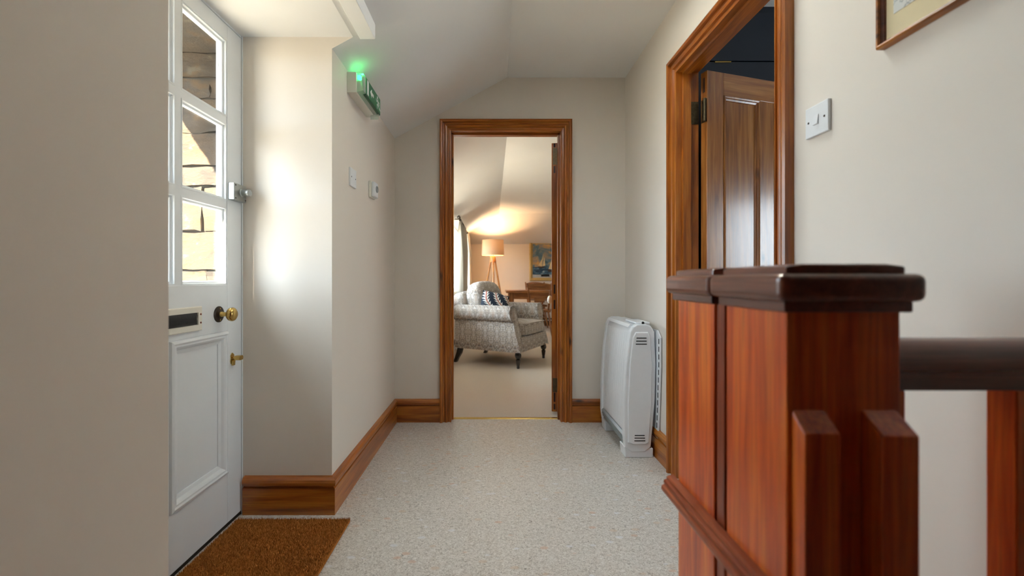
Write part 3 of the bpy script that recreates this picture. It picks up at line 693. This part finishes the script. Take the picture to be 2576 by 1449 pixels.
obj('pull_tab', prism(nb(), [(X+.03, ez0-.022), (X+.072, ez0-.022), (X+.074, ez0+.006), (X+.03, ez0)], 'y', ey1-.030, ey1-.028), CLEAR, ex)
gl = bpy.data.lights.new('indicator_light', 'POINT'); gl.energy = .045; gl.color = (.05, 1, .25); gl.shadow_soft_size = .006
go = bpy.data.objects.new('indicator_light', gl); C.objects.link(go); go.location = (X+.066, ey0+.02, ez1-.006); go.parent = ex
rebase(ex, (X, (ey0+ey1)/2, ez0))

# ------------------------------------------------------------------ switches and wall fittings
def switch(name, label, cat, wall, y, z, s=.086, rocker=True, sgn=1):
    t = thing(name, label, cat); P = lambda d0, d1: sorted((wall+sgn*d0, wall+sgn*d1))
    def b(nm, d0, d1, a0, a1, z0, z1, mt, bev=.001):
        x = P(d0, d1); return obj(nm, box(nb(), x[0], x[1], a0, a1, z0, z1), mt, t, bev)
    b('plate', 0, .009, y-s/2, y+s/2, z-s/2, z+s/2, PLASTIC, .002)
    if rocker:
        x = P(.009, .013); bm = nb()
        prism(bm, [(wall+sgn*.0088, z-.014), (wall+sgn*.0145, z-.013), (wall+sgn*.0105, z+.013), (wall+sgn*.0088, z+.014)], 'y', y-.009, y+.009); obj('rocker', bm, PLASTIC, t)
    for dy in (-.030, .030):
        obj('screw', lathe(nb(), [(0, 0), (.0032, 0), (.0032, .0006), (0, .0008)], (wall+sgn*.009, y+dy, z), (sgn, 0, 0), 10), BRONZE, t)
    rebase(t, (wall, y, z-s/2)); return t
switch('light_switch', 'white square light switch on the wall beside the pine side doorway', 'light switch', XR, 1.224, 1.424, sgn=-1)
switch('blank_plate', 'flat white wall plate below the exit sign', 'wall plate', XL, 2.10, 1.463, rocker=False)
th = thing('thermostat', 'small white thermostat with a round dial near the wall corner', 'thermostat')
obj('back_box', box(nb(), XL, XL+.014, 2.385, 2.47, 1.425, 1.515), CREAMP, th, .003)
obj('cover', box(nb(), XL+.0142, XL+.032, 2.392, 2.464, 1.43, 1.512), PLASTIC, th, .005, 3)
obj('dial', lathe(nb(), [(0, 0), (.018, 0), (.018, .004), (.016, .006), (0, .006)], (XL+.032, 2.43, 1.475), (1, 0, 0), 24), SILV, th, smooth=True)
obj('dial_mark', box(nb(), XL+.0375, XL+.0385, 2.429, 2.431, 1.476, 1.49), BLACK, th)
rebase(th, (XL, 2.43, 1.425))

# ------------------------------------------------------------------ storage heater
he = thing('storage_heater', 'white storage heater standing against the wall beside the pine doorway', 'heater')
ha, hb = 2.445, 2.90
def capprof(i):
    P = [(.724+i, .055+i), (.760, .030+i*.6), (.835, .030+i*.6), (.866-i, .060+i), (.888-i, .30), (.893-i, .52), (.885-i, .69-i), (.868-i, .722-i), (.84, .732-i), (.79, .732-i), (.766+i, .718-i), (.752+i, .69-i), (.730+i, .52), (.717+i, .30), (.716+i, .12)]
    return P
for ya, yb in ((2.405, 2.445), (2.90, 2.94)):
    e = obj('end_cap', prism(nb(), capprof(0), 'y', ya, yb), PLASTIC, he, .008, 3, smooth=False)
    if ya < 2.5:
        f = [(.738, .085), (.765, .075), (.835, .075), (.852, .085), (.868, .30), (.872, .52), (.862, .66), (.848, .690), (.78, .690), (.764, .66), (.748, .52), (.737, .30)]
        bm = nb()
        out = [bm.verts.new((x, ya-.0005, z)) for x, z in f]; cx, cz = .805, .38
        inn = [bm.verts.new((cx+(x-cx)*.93, ya-.007, cz+(z-cz)*.985)) for x, z in f]; n = len(f)
        for i in range(n): bm.faces.new((out[i], out[(i+1) % n], inn[(i+1) % n], inn[i]))
        bm.faces.new(inn); obj('end_panel', bm, PLASTIC, e)
        for k in range(3): obj('vent_slot', box(nb(), .784-.002*k, .838+.001*k, ya-.0082, ya-.0068, .655-.0165*k, .660-.0165*k), BLACK, e)
        for k in range(3): obj('vent_slot', box(nb(), .772+.001*k, .832-.002*k, ya-.0082, ya-.0068, .095+.0145*k, .0995+.0145*k), BLACK, e)
body = [(.730, .135), (.728, .30), (.740, .52), (.758, .68), (.775, .712), (.86, .712), (.878, .52), (.87, .10), (.80, .055), (.755, .06)]
bo = obj('body', prism(nb(), body, 'y', ha, hb), PLASTIC, he)
for k in range(1, 12):
    y = ha+(hb-ha)*k/12; w = .0035
    bm = nb(); P = [(.729, .15), (.7275, .30), (.7395, .52), (.7575, .675)]
    for (x0, z0), (x1, z1) in zip(P, P[1:]):
        vs = [bm.verts.new(c) for c in ((x0, y-w, z0), (x0-.0016, y, z0), (x0, y+w, z0), (x1, y-w, z1), (x1-.0016, y, z1), (x1, y+w, z1))]
        bm.faces.new((vs[0], vs[1], vs[4], vs[3])); bm.faces.new((vs[1], vs[2], vs[5], vs[4]))
    obj('rib', bm, PLASTIC, bo)
obj('top_cover', prism(nb(), [(.752, .712), (.764, .728), (.87, .730), (.88, .712)], 'y', ha, hb), PLASTIC, he)
gr = obj('grille', prism(nb(), [(.727, .130), (.718, .118), (.742, .052), (.752, .058)], 'y', ha, hb), SILV, he, label='silver outlet grille')
for k in range(3):
    t_ = .25+.25*k; x, z = .718+.024*t_, .118-.066*t_
    obj('louvre', box(nb(), x-.006, x+.004, ha, hb, z-.003, z+.003), SILV, gr)
lid = obj('control_cover', box(nb(), .79, .868, 2.43, 2.62, .7315, .742), PLASTIC, he, .003)
obj('control_knob', lathe(nb(), [(0, 0), (.008, 0), (.007, .004), (0, .004)], (.83, 2.4305, .737), (0, -1, 0), 12), BLACK, lid)
br = obj('wall_bracket', prism(nb(), [(2.392, .09), (2.90, .09), (2.90, .70), (2.40, .70), (2.358, .665), (2.358, .50)], 'x', .897, .905), PLASTIC, he)
for k in range(13):
    z = .125+.042*k; yy = 2.392-.034*min(1, (z-.09)/.41)+.012
    obj('bracket_slot', box(nb(), .8955, .8972, yy, yy+.007, z, z+.028), BLACK, br)
for y0, y1 in ((2.408, 2.50), (2.83, 2.92)):
    obj('foot', prism(nb(), [(.725, .0), (.88, 0), (.88, .052), (.72, .062)], 'y', y0, y1), PLASTIC, he, .006, 3)
rebase(he, (.80, 2.66, 0))

# ------------------------------------------------------------------ framed print on the wall
pi_ = thing('framed_print', 'framed print with a cream mount hanging on the cream wall', 'picture')
py0, py1, pz0, pz1 = .46, 1.022, 1.512, 1.99
FP = [(0, 0), (0, .018), (.003, .022), (.007, .021), (.009, .014), (.011, .013), (.012, .010), (.015, .009), (.015, 0)]
bm = frame_ring(py0, py1, pz0, pz1, [(d, -p) for d, p in FP], XR)
fo = obj('frame', bm, wood('picture_frame_wood', srgb(196, 124, 40), srgb(160, 94, 26), srgb(96, 54, 18), 'y', knots=False, rough=.45, coat=.1), pi_)
obj('inner_slip', frame_ring(py0, py1, pz0, pz1, [(.0085, -.012), (.0085, -.0165), (.0105, -.0165), (.012, -.0125), (.0135, -.012), (.0155, -.0075), (.0085, -.0075)], XR), CAPW['y'], fo)
obj('mount', box(nb(), XR-.008, XR-.006, py0+.012, py1-.012, pz0+.012, pz1-.012), MATB, pi_)
obj('print', box(nb(), XR-.0092, XR-.008, py0+.036, py1-.034, pz0+.064, pz1-.05), PRINT, pi_)
obj('backing', box(nb(), XR-.006, XR, py0+.01, py1-.01, pz0+.01, pz1-.01), BRONZE, pi_)
rebase(pi_, (XR, (py0+py1)/2, pz0))

# ------------------------------------------------------------------ armchair
def supere(bm, c, a, b, h, e1=.35, e2=.35, nu=28, nv=16, M=None):
    f = lambda t, e: math.copysign(abs(t)**e, t)
    rows = []
    for j in range(nv+1):
        ph = -math.pi/2+math.pi*j/nv; row = []
        for i in range(nu):
            th = 2*math.pi*i/nu
            p = Vector((a*f(math.cos(ph), e1)*f(math.cos(th), e2), b*f(math.cos(ph), e1)*f(math.sin(th), e2), h*f(math.sin(ph), e1)))
            if M: p = M @ p
            row.append(p+Vector(c))
        rows.append(row)
    bot, top = bm.verts.new(rows[0][0]), bm.verts.new(rows[-1][0])
    R_ = [[bm.verts.new(p) for p in r] for r in rows[1:-1]]
    for A, B in zip(R_, R_[1:]):
        for i in range(nu): bm.faces.new((A[i], A[(i+1) % nu], B[(i+1) % nu], B[i]))
    for i in range(nu): bm.faces.new((bot, R_[0][(i+1) % nu], R_[0][i])); bm.faces.new((top, R_[-1][i], R_[-1][(i+1) % nu]))
    return bm
ac = thing('armchair', 'paisley upholstered armchair with rolled arms and black turned legs', 'armchair', (.12, 5.28, .004), R(-28.6))
obj('seat_base', box(nb(), -.38, .415, -.33, .33, .17, .34), PAISLEY, ac, .025, 4)
CS = [(.30, .18), (.30, .50), (.292, .58), (.30, .635), (.335, .672), (.385, .682), (.435, .668), (.468, .625), (.472, .58), (.455, .535), (.425, .512), (.405, .505), (.41, .47), (.415, .36), (.412, .25), (.402, .175)]
for sg_ in (-1, 1):
    bm = nb(); rings = []
    def fx(z): return .425-.105*max(0, min(1, (z-.19)/.45))**1.0-.012*math.sin(max(0, min(1, (z-.17)/.5))*math.pi)
    for s in (0, .06, .5, .93, 1.0):
        ring = []
        for y, z in CS:
            x = -.42+(fx(z)+.42)*s; k = .96 if s in (0, 1.0) else 1
            cy, cz = .37, .43
            ring.append(bm.verts.new((x, sg_*(cy+(y-cy)*k), cz+(z-cz)*(k if s in (0, 1.0) else 1))))
        rings.append(ring)
    n = len(CS)
    for A, B in zip(rings, rings[1:]):
        for i in range(n): bm.faces.new((A[i], A[(i+1) % n], B[(i+1) % n], B[i]))
    bm.faces.new(rings[0]); bm.faces.new(rings[-1][::-1])
    ar = obj('arm', bm, PAISLEY, ac, smooth=True)
    ar.data.set_sharp_from_angle(angle=R(75))
    obj('piping', tube(nb(), [(fx(z)-.004, sg_*(y if y > .36 else y-.003), z) for y, z in CS], .006, 8), PAISLEY, ar, smooth=True)
    rollp = [(-.41, sg_*.405, .508), (.33, sg_*.405, .508)]
obj('seat_cushion', supere(nb(), (.10, 0, .415), .335, .295, .082, .4, .22), PAISLEY, ac, smooth=True)
obj('piping', tube(nb(), [(.42, y/10*.27, .478-.004*abs(y)/10) for y in range(-10, 11)], .006, 8), PAISLEY, ac, smooth=True)
TB = Matrix.Rotation(R(-12), 3, 'Y')
obj('back', supere(nb(), (-.37, 0, .50), .085, .365, .33, .3, .3, M=TB), PAISLEY, ac, smooth=True)
bc = obj('back_cushion', supere(nb(), (-.235, 0, .685), .115, .31, .265, .62, .5, M=TB), PAISLEY, ac, smooth=True)
bm = nb(); pts = []
for k in range(25):
    a = math.pi*k/24; f = lambda t, e: math.copysign(abs(t)**e, t)
    p = TB @ Vector((.075, .27*f(math.cos(a), .6), .235*f(math.sin(a), .75)))+Vector((-.235, 0, .685)); pts.append(p)
obj('piping', tube(bm, pts, .007, 8), PAISLEY, bc, smooth=True)
for sg_ in (-1, 1):
    obj('front_leg', lathe(nb(), [(.013, 0), (.016, .003), (.017, .022), (.013, .028), (.018, .033), (.026, .09), (.027, .098), (.016, .103), (.020, .108), (.026, .112), (.034, .128), (.037, .142), (.034, .156), (.03, .172)], (.375, sg_*.365, 0), (0, 0, 1), 20), EBONY, ac, smooth=True)
    bm = nb(); pr = [(-.34, .175), (-.405, .175), (-.42, .12), (-.445, .05), (-.468, 0), (-.425, 0), (-.40, .05), (-.36, .11)]
    prism(bm, pr, 'y', sg_*.355-.022, sg_*.355+.022); obj('rear_leg', bm, EBONY, ac, .004)
cu = thing('cushion', 'navy cushion with white leaf fronds and red stems on the paisley armchair', 'cushion')
cu.location = (.02, 5.10, .665); cu.rotation_euler = (R(-22), R(14), R(14)); cu.scale = (.82, .82, .82)
bm = nb(); N = 22; g = {}
for s in (-1, 1):
    for i in range(N+1):
        for j in range(N+1):
            u, v = i/N*2-1, j/N*2-1; rim = (1-u**4)*(1-v**4)
            if rim < 1e-6 and s == 1 and (-1, i, j) in g: g[(1, i, j)] = g[(-1, i, j)]; continue
            x, zc = u*.205*(1-.06*v*v*(1-abs(u)*.2)), v*.205*(1-.06*u*u*(1-abs(v)*.2))
            g[(s, i, j)] = bm.verts.new((x, s*.075*max(0, rim)**.55, zc))
    for i in range(N):
        for j in range(N):
            f = [g[(s, i, j)], g[(s, i+1, j)], g[(s, i+1, j+1)], g[(s, i, j+1)]]; bm.faces.new(f if s < 0 else f[::-1])
obj('cover', bm, CUSH, cu, smooth=True)
edge = [(-.2, -.2), (0, -.193), (.2, -.2), (.193, 0), (.2, .2), (0, .193), (-.2, .2), (-.193, 0), (-.2, -.2)]
obj('piping', tube(nb(), [(x, 0, z) for x, z in edge], .004, 8), plain('navy_piping', srgb(28, 40, 54), .8), cu, smooth=True)

# ------------------------------------------------------------------ tripod floor lamp
la = thing('floor_lamp', 'wooden tripod floor lamp with a glowing drum shade', 'floor lamp', (0, 8.6, .004)); LS = 1.07
for k in range(3):
    a = R(-90+120*k+4)
    foot = Vector((.30*math.cos(a), .30*math.sin(a), .012)); top = Vector((.035*math.cos(a), .035*math.sin(a), 1.29))
    obj('leg', tube(nb(), [foot, foot.lerp(top, .5), top], [.013, .017, .017], 12), ASH['z'], la, smooth=True)
obj('hub', lathe(nb(), [(.058, 1.22), (.060, 1.225), (.048, 1.325), (.046, 1.33), (0, 1.33)], (0, 0, 0), (0, 0, 1), 24), ASH['z'], la, smooth=True)
obj('lamp_holder', lathe(nb(), [(.012, 1.33), (.012, 1.36), (.02, 1.362), (.02, 1.41), (0, 1.41)], (0, 0, 0), (0, 0, 1), 16), CREAMP, la)
obj('bulb', lathe(nb(), [(.012, 1.41), (.014, 1.425), (.028, 1.45), (.032, 1.47), (.026, 1.492), (.012, 1.503), (0, 1.505)], (0, 0, 0), (0, 0, 1), 16), BULB, la, smooth=True)
bm = nb(); r0, r1 = .205, .195; SEG = 48; rings = []
for (r, z) in ((r0, 1.345), (r1, 1.625), (r1-.003, 1.625), (r0-.003, 1.345)): rings.append([bm.verts.new((r*math.cos(2*math.pi*k/SEG), r*math.sin(2*math.pi*k/SEG), z)) for k in range(SEG)])
for i in range(4):
    A, B = rings[i], rings[(i+1) % 4]
    for k in range(SEG): bm.faces.new((A[k], A[(k+1) % SEG], B[(k+1) % SEG], B[k]))
sh = obj('lamp_shade', bm, SHADE, la, smooth=True)
for k in range(3):
    a = R(30+120*k); obj('shade_spoke', tube(nb(), [(.018*math.cos(a), .018*math.sin(a), 1.395), (.20*math.cos(a), .20*math.sin(a), 1.39)], .002, 6), CREAMP, sh)
obj('cable', tube(nb(), [(0, 0, 1.23), (-.01, -.02, 1.0), (-.05, -.05, .7), (-.09, .02, .3), (-.12, .12, .01), (-.14, .4, .006)], .003, 6), plain('grey_cable', srgb(90, 84, 78), .6), la)
pl = bpy.data.lights.new('lamp_light', 'POINT'); pl.energy = 16; pl.color = (1, .58, .27); pl.shadow_soft_size = .03
plo = bpy.data.objects.new('lamp_light', pl); C.objects.link(plo); plo.location = (0, 0, 1.53); plo.parent = la
la.scale = (LS, LS, LS)

# ------------------------------------------------------------------ dining table and chairs
ta = thing('dining_table', 'oak dining table standing against the end wall under the painting', 'table', (1.02, 8.56, .004))
obj('tabletop', box(nb(), -.775, .775, -.38, .38, .715, .76), OAK['x'], ta, .008, 3)
for y0, y1 in ((-.32, -.295), (.295, .32)): obj('apron', box(nb(), -.63, .63, y0, y1, .60, .715), OAK['x'], ta, .002)
for x0, x1 in ((-.70, -.675), (.675, .70)): obj('apron', box(nb(), x0, x1, -.255, .255, .60, .715), OAK['y'], ta, .002)
for sx in (-1, 1):
    for sy in (-1, 1):
        lg = obj('leg', lathe(nb(), [(.018, 0), (.025, .01), (.03, .06), (.022, .10), (.036, .28), (.042, .46), (.030, .50), (.044, .52), (.044, .535), (.0, .535)], (sx*.672, sy*.292, 0), (0, 0, 1), 18), OAK['z'], ta, smooth=True)
        obj('leg_block', box(nb(), sx*.672-.045, sx*.672+.045, sy*.292-.045, sy*.292+.045, .53, .7145), OAK['z'], lg, .003)
def dining_chair(loc, rz, label):
    t = thing('dining_chair', label, 'chair', loc, rz, 'wooden dining chairs')     # local +y = the way it faces
    bm = nb(); box(bm, -.21, .21, -.20, .20, .42, .455); sc = bm.verts
    for v in sc:
        if v.co.y < 0: v.co.x *= .88
    obj('seat', bm, OAK['y'], t, .012, 3)
    tops = {}
    for sx in (-1, 1):
        for sy in (-1, 1):
            a, b = Vector((sx*.15, sy*.15, .425)), Vector((sx*.215, sy*.235, 0))
            obj('leg', tube(nb(), [b, b.lerp(a, .25), b.lerp(a, .45), b.lerp(a, .62), b.lerp(a, .8), a], [.012, .018, .021, .015, .019, .013], 12), OAK['z'], t, smooth=True); tops[(sx, sy)] = (a, b)
    for sx in (-1, 1):
        p, q_ = tops[(sx, -1)][1].lerp(tops[(sx, -1)][0], .42), tops[(sx, 1)][1].lerp(tops[(sx, 1)][0], .42)
        obj('stretcher', tube(nb(), [p, p.lerp(q_, .5), q_], [.009, .013, .009], 10), OAK['y'], t, smooth=True)
    m0 = [tops[(sx, -1)][1].lerp(tops[(sx, -1)][0], .42).lerp(tops[(sx, 1)][1].lerp(tops[(sx, 1)][0], .42), .5) for sx in (-1, 1)]
    obj('stretcher', tube(nb(), [m0[0], m0[0].lerp(m0[1], .5), m0[1]], [.009, .013, .009], 10), OAK['x'], t, smooth=True)
    for sx in (-1, 1):
        obj('back_post', tube(nb(), [(sx*.148, -.165, .45), (sx*.165, -.195, .62), (sx*.198, -.25, .91)], [.016, .018, .014], 12), OAK['z'], t, smooth=True)
    bm = nb(); N = 12; rows = []
    for k in range(N+1):
        u = k/N*2-1; x = u*.20; y = -.238-.03*(1-u*u)
        rows.append([bm.verts.new((x, y+dy+(z-.85)*-.19, z)) for dy, z in ((-.010, .795), (-.010, .885+.028*(1-u*u)), (.010, .885+.028*(1-u*u)), (.010, .795))])
    for A, B in zip(rows, rows[1:]):
        for i in range(4): bm.faces.new((A[i], A[(i+1) % 4], B[(i+1) % 4], B[i]))
    bm.faces.new(rows[0]); bm.faces.new(rows[-1][::-1])
    obj('top_rail', bm, OAK['x'], t, .004)
    obj('back_rail', tube(nb(), [(-.168, -.200, .628), (0, -.222, .628), (.168, -.200, .628)], .009, 10), OAK['x'], t, smooth=True)
    obj('splat', box(nb(), -.085, .085, -.232, -.212, .585, .68), OAK['x'], t, .003)
    return t
dining_chair((.80, 7.55, .004), R(-6), 'wooden dining chair with its back to the doorway before the oak table')
dining_chair((.885, 9.02, .004), R(180), 'wooden dining chair between the oak table and the end wall')

# ------------------------------------------------------------------ painting, wall heater
pa = thing('painting', 'gold framed seascape with two sailing boats on the end wall', 'painting')
ax0, ax1, az0, az1 = .78, 1.42, .94, 1.80
def ring_y(x0, x1, z0, z1, prof, yf):
    bm = nb(); cs = [(x0, z0, 1, 1), (x1, z0, -1, 1), (x1, z1, -1, -1), (x0, z1, 1, -1)]; rings = []
    for (x, z, sx, sz) in cs: rings.append([bm.verts.new((x+sx*d, yf-p, z+sz*d)) for d, p in prof])
    for i in range(4):
        A, B = rings[i], rings[(i+1) % 4]
        for k in range(len(prof)): bm.faces.new((A[k], B[k], B[(k+1) % len(prof)], A[(k+1) % len(prof)]))
    return bm
obj('frame', ring_y(ax0, ax1, az0, az1, [(0, 0), (0, .035), (.02, .042), (.045, .036), (.06, .02), (.07, .018), (.07, 0)], LY1), GOLD, pa)
obj('sky', box(nb(), ax0+.065, ax1-.065, LY1-.014, LY1-.002, az0+.065, az1-.065), PSKY, pa)
w0, w1 = ax0+.07, ax1-.07
obj('sea', box(nb(), w0, w1, LY1-.016, LY1-.014, az0+.07, az0+.30), PSEA, pa)
obj('quay', box(nb(), w0, w1, LY1-.017, LY1-.016, az0+.07, az0+.135), plain('painted_shore', srgb(180, 184, 184), .5, var=.2), pa)
def flat(nm, poly, y, m_): obj(nm, prism(nb(), [(w0+u*(w1-w0), az0+.07+v*(az1-az0-.14)) for u, v in poly], 'y', y-.0015, y), m_, pa)
flat('sail', [(.24, .36), (.40, .33), (.47, .72), (.40, .55)], LY1-.016, SAIL); flat('sail', [(.42, .34), (.54, .36), (.50, .62)], LY1-.016, SAIL)
flat('hull', [(.22, .33), (.52, .33), (.47, .28), (.28, .29)], LY1-.016, HULL)
flat('sail', [(.68, .26), (.86, .24), (.88, .66)], LY1-.016, SAIL); flat('hull', [(.60, .24), (.98, .22), (.92, .17), (.68, .18)], LY1-.016, HULL)
flat('rock', [(.36, .03), (.72, .03), (.72, .10), (.36, .10)], LY1-.0171, BLACK)
rebase(pa, ((ax0+ax1)/2, LY1, az0))
h2 = thing('wall_heater', 'white panel heater on the end wall behind the dining chairs', 'heater')
obj('body', box(nb(), 1.0, 1.75, LY1-.13, LY1-.02, .10, .53), PLASTIC, h2, .01, 3)
hg = obj('grille', box(nb(), 1.02, 1.73, LY1-.135, LY1-.129, .115, .165), SILV, h2)
for k in range(8): obj('grille_slot', box(nb(), 1.04+.086*k, 1.105+.086*k, LY1-.137, LY1-.1345, .128, .152), BLACK, hg)
obj('plinth', box(nb(), 1.03, 1.72, LY1-.12, LY1-.02, .004, .10), BLACK, h2)
rebase(h2, (1.375, LY1-.07, .004))
r2 = thing('radiator', 'low white heater under the sitting room window behind the armchair', 'heater')
obj('body', box(nb(), LX+.005, LX+.10, 5.45, 6.25, .11, .62), PLASTIC, r2, .01, 3)
rg = obj('grille', box(nb(), LX+.1, LX+.104, 5.48, 6.22, .13, .2), SILV, r2)
for k in range(4): obj('grille_slot', box(nb(), LX+.1035, LX+.106, 5.5, 6.2, .137+.016*k, .144+.016*k), BLACK, rg)
for y in (5.55, 6.1): obj('foot', box(nb(), LX+.01, LX+.11, y, y+.05, .004, .112), PLASTIC, r2)
rebase(r2, (LX+.05, 5.85, .004))

# ------------------------------------------------------------------ curtains and rod
RX, RZ = -.50, 1.885
cr = thing('curtain_rod', 'dark bronze curtain rod with a pointed finial over the sitting room window', 'curtain rod')
obj('rod', tube(nb(), [(RX, 6.5, RZ), (RX, 9.38, RZ)], .011, 12), BRONZE, cr, smooth=True)
obj('finial', lathe(nb(), [(.011, 0), (.018, .008), (.012, .018), (.024, .035), (.026, .05), (.016, .07), (.007, .085), (.010, .095), (.002, .12), (0, .12)], (RX, 6.5, RZ), (0, -1, 0), 16), BRONZE, cr, smooth=True)
for y in (6.56, 8.2, 9.32):
    obj('bracket', tube(nb(), [(LX, y, RZ-.01), (RX, y, RZ-.012)], .008, 8), BRONZE, cr)
    obj('bracket_plate', lathe(nb(), [(0, 0), (.022, 0), (.018, .006), (0, .006)], (LX, y, RZ-.01), (1, 0, 0), 14), BRONZE, cr)
rebase(cr, (RX, 7.9, RZ))
def curtain(y0, y1, folds, label):
    t = thing('curtain', label, 'curtain', group='sitting room curtains'); bm = nb(); NU, NV = folds*14, 14; rows = []
    for j in range(NV+1):
        v = j/NV; z = .03+(RZ-.02-.03)*(1-v); row = []
        for i in range(NU+1):
            u = i/NU; amp = .052*(.35+.65*min(1, v*5))
            x = RX+.004+amp*math.sin(u*folds*2*math.pi+.5*math.sin(v*2)+.3)+.012*math.sin(u*31+v*3)
            y = y0+(y1-y0)*u+(.06*v*(u-.5))+.02*math.sin(u*folds*4*math.pi)
            row.append(bm.verts.new((x, y, z)))
        rows.append(row)
    for A, B in zip(rows, rows[1:]):
        for i in range(NU): bm.faces.new((A[i], A[i+1], B[i+1], B[i]))
    o = obj('cloth', bm, CURT, t, smooth=True); s = o.modifiers.new('thick', 'SOLIDIFY'); s.thickness = .003
    bm = nb(); rows = []
    for k in range(folds*2+1):
        y = y0+(y1-y0)*k/(folds*2)
        obj('heading_ring', lathe(nb(), [(.015, -.002), (.019, -.002), (.019, .002), (.015, .002)], (RX, y, RZ-.004), (0, 1, 0), 16), BRONZE, t)
    rebase(t, (RX, (y0+y1)/2, .03))
curtain(6.62, 7.75, 6, 'gathered oatmeal curtain nearer the paisley armchair')
curtain(8.5, 9.28, 4, 'gathered oatmeal curtain in the corner behind the floor lamp')
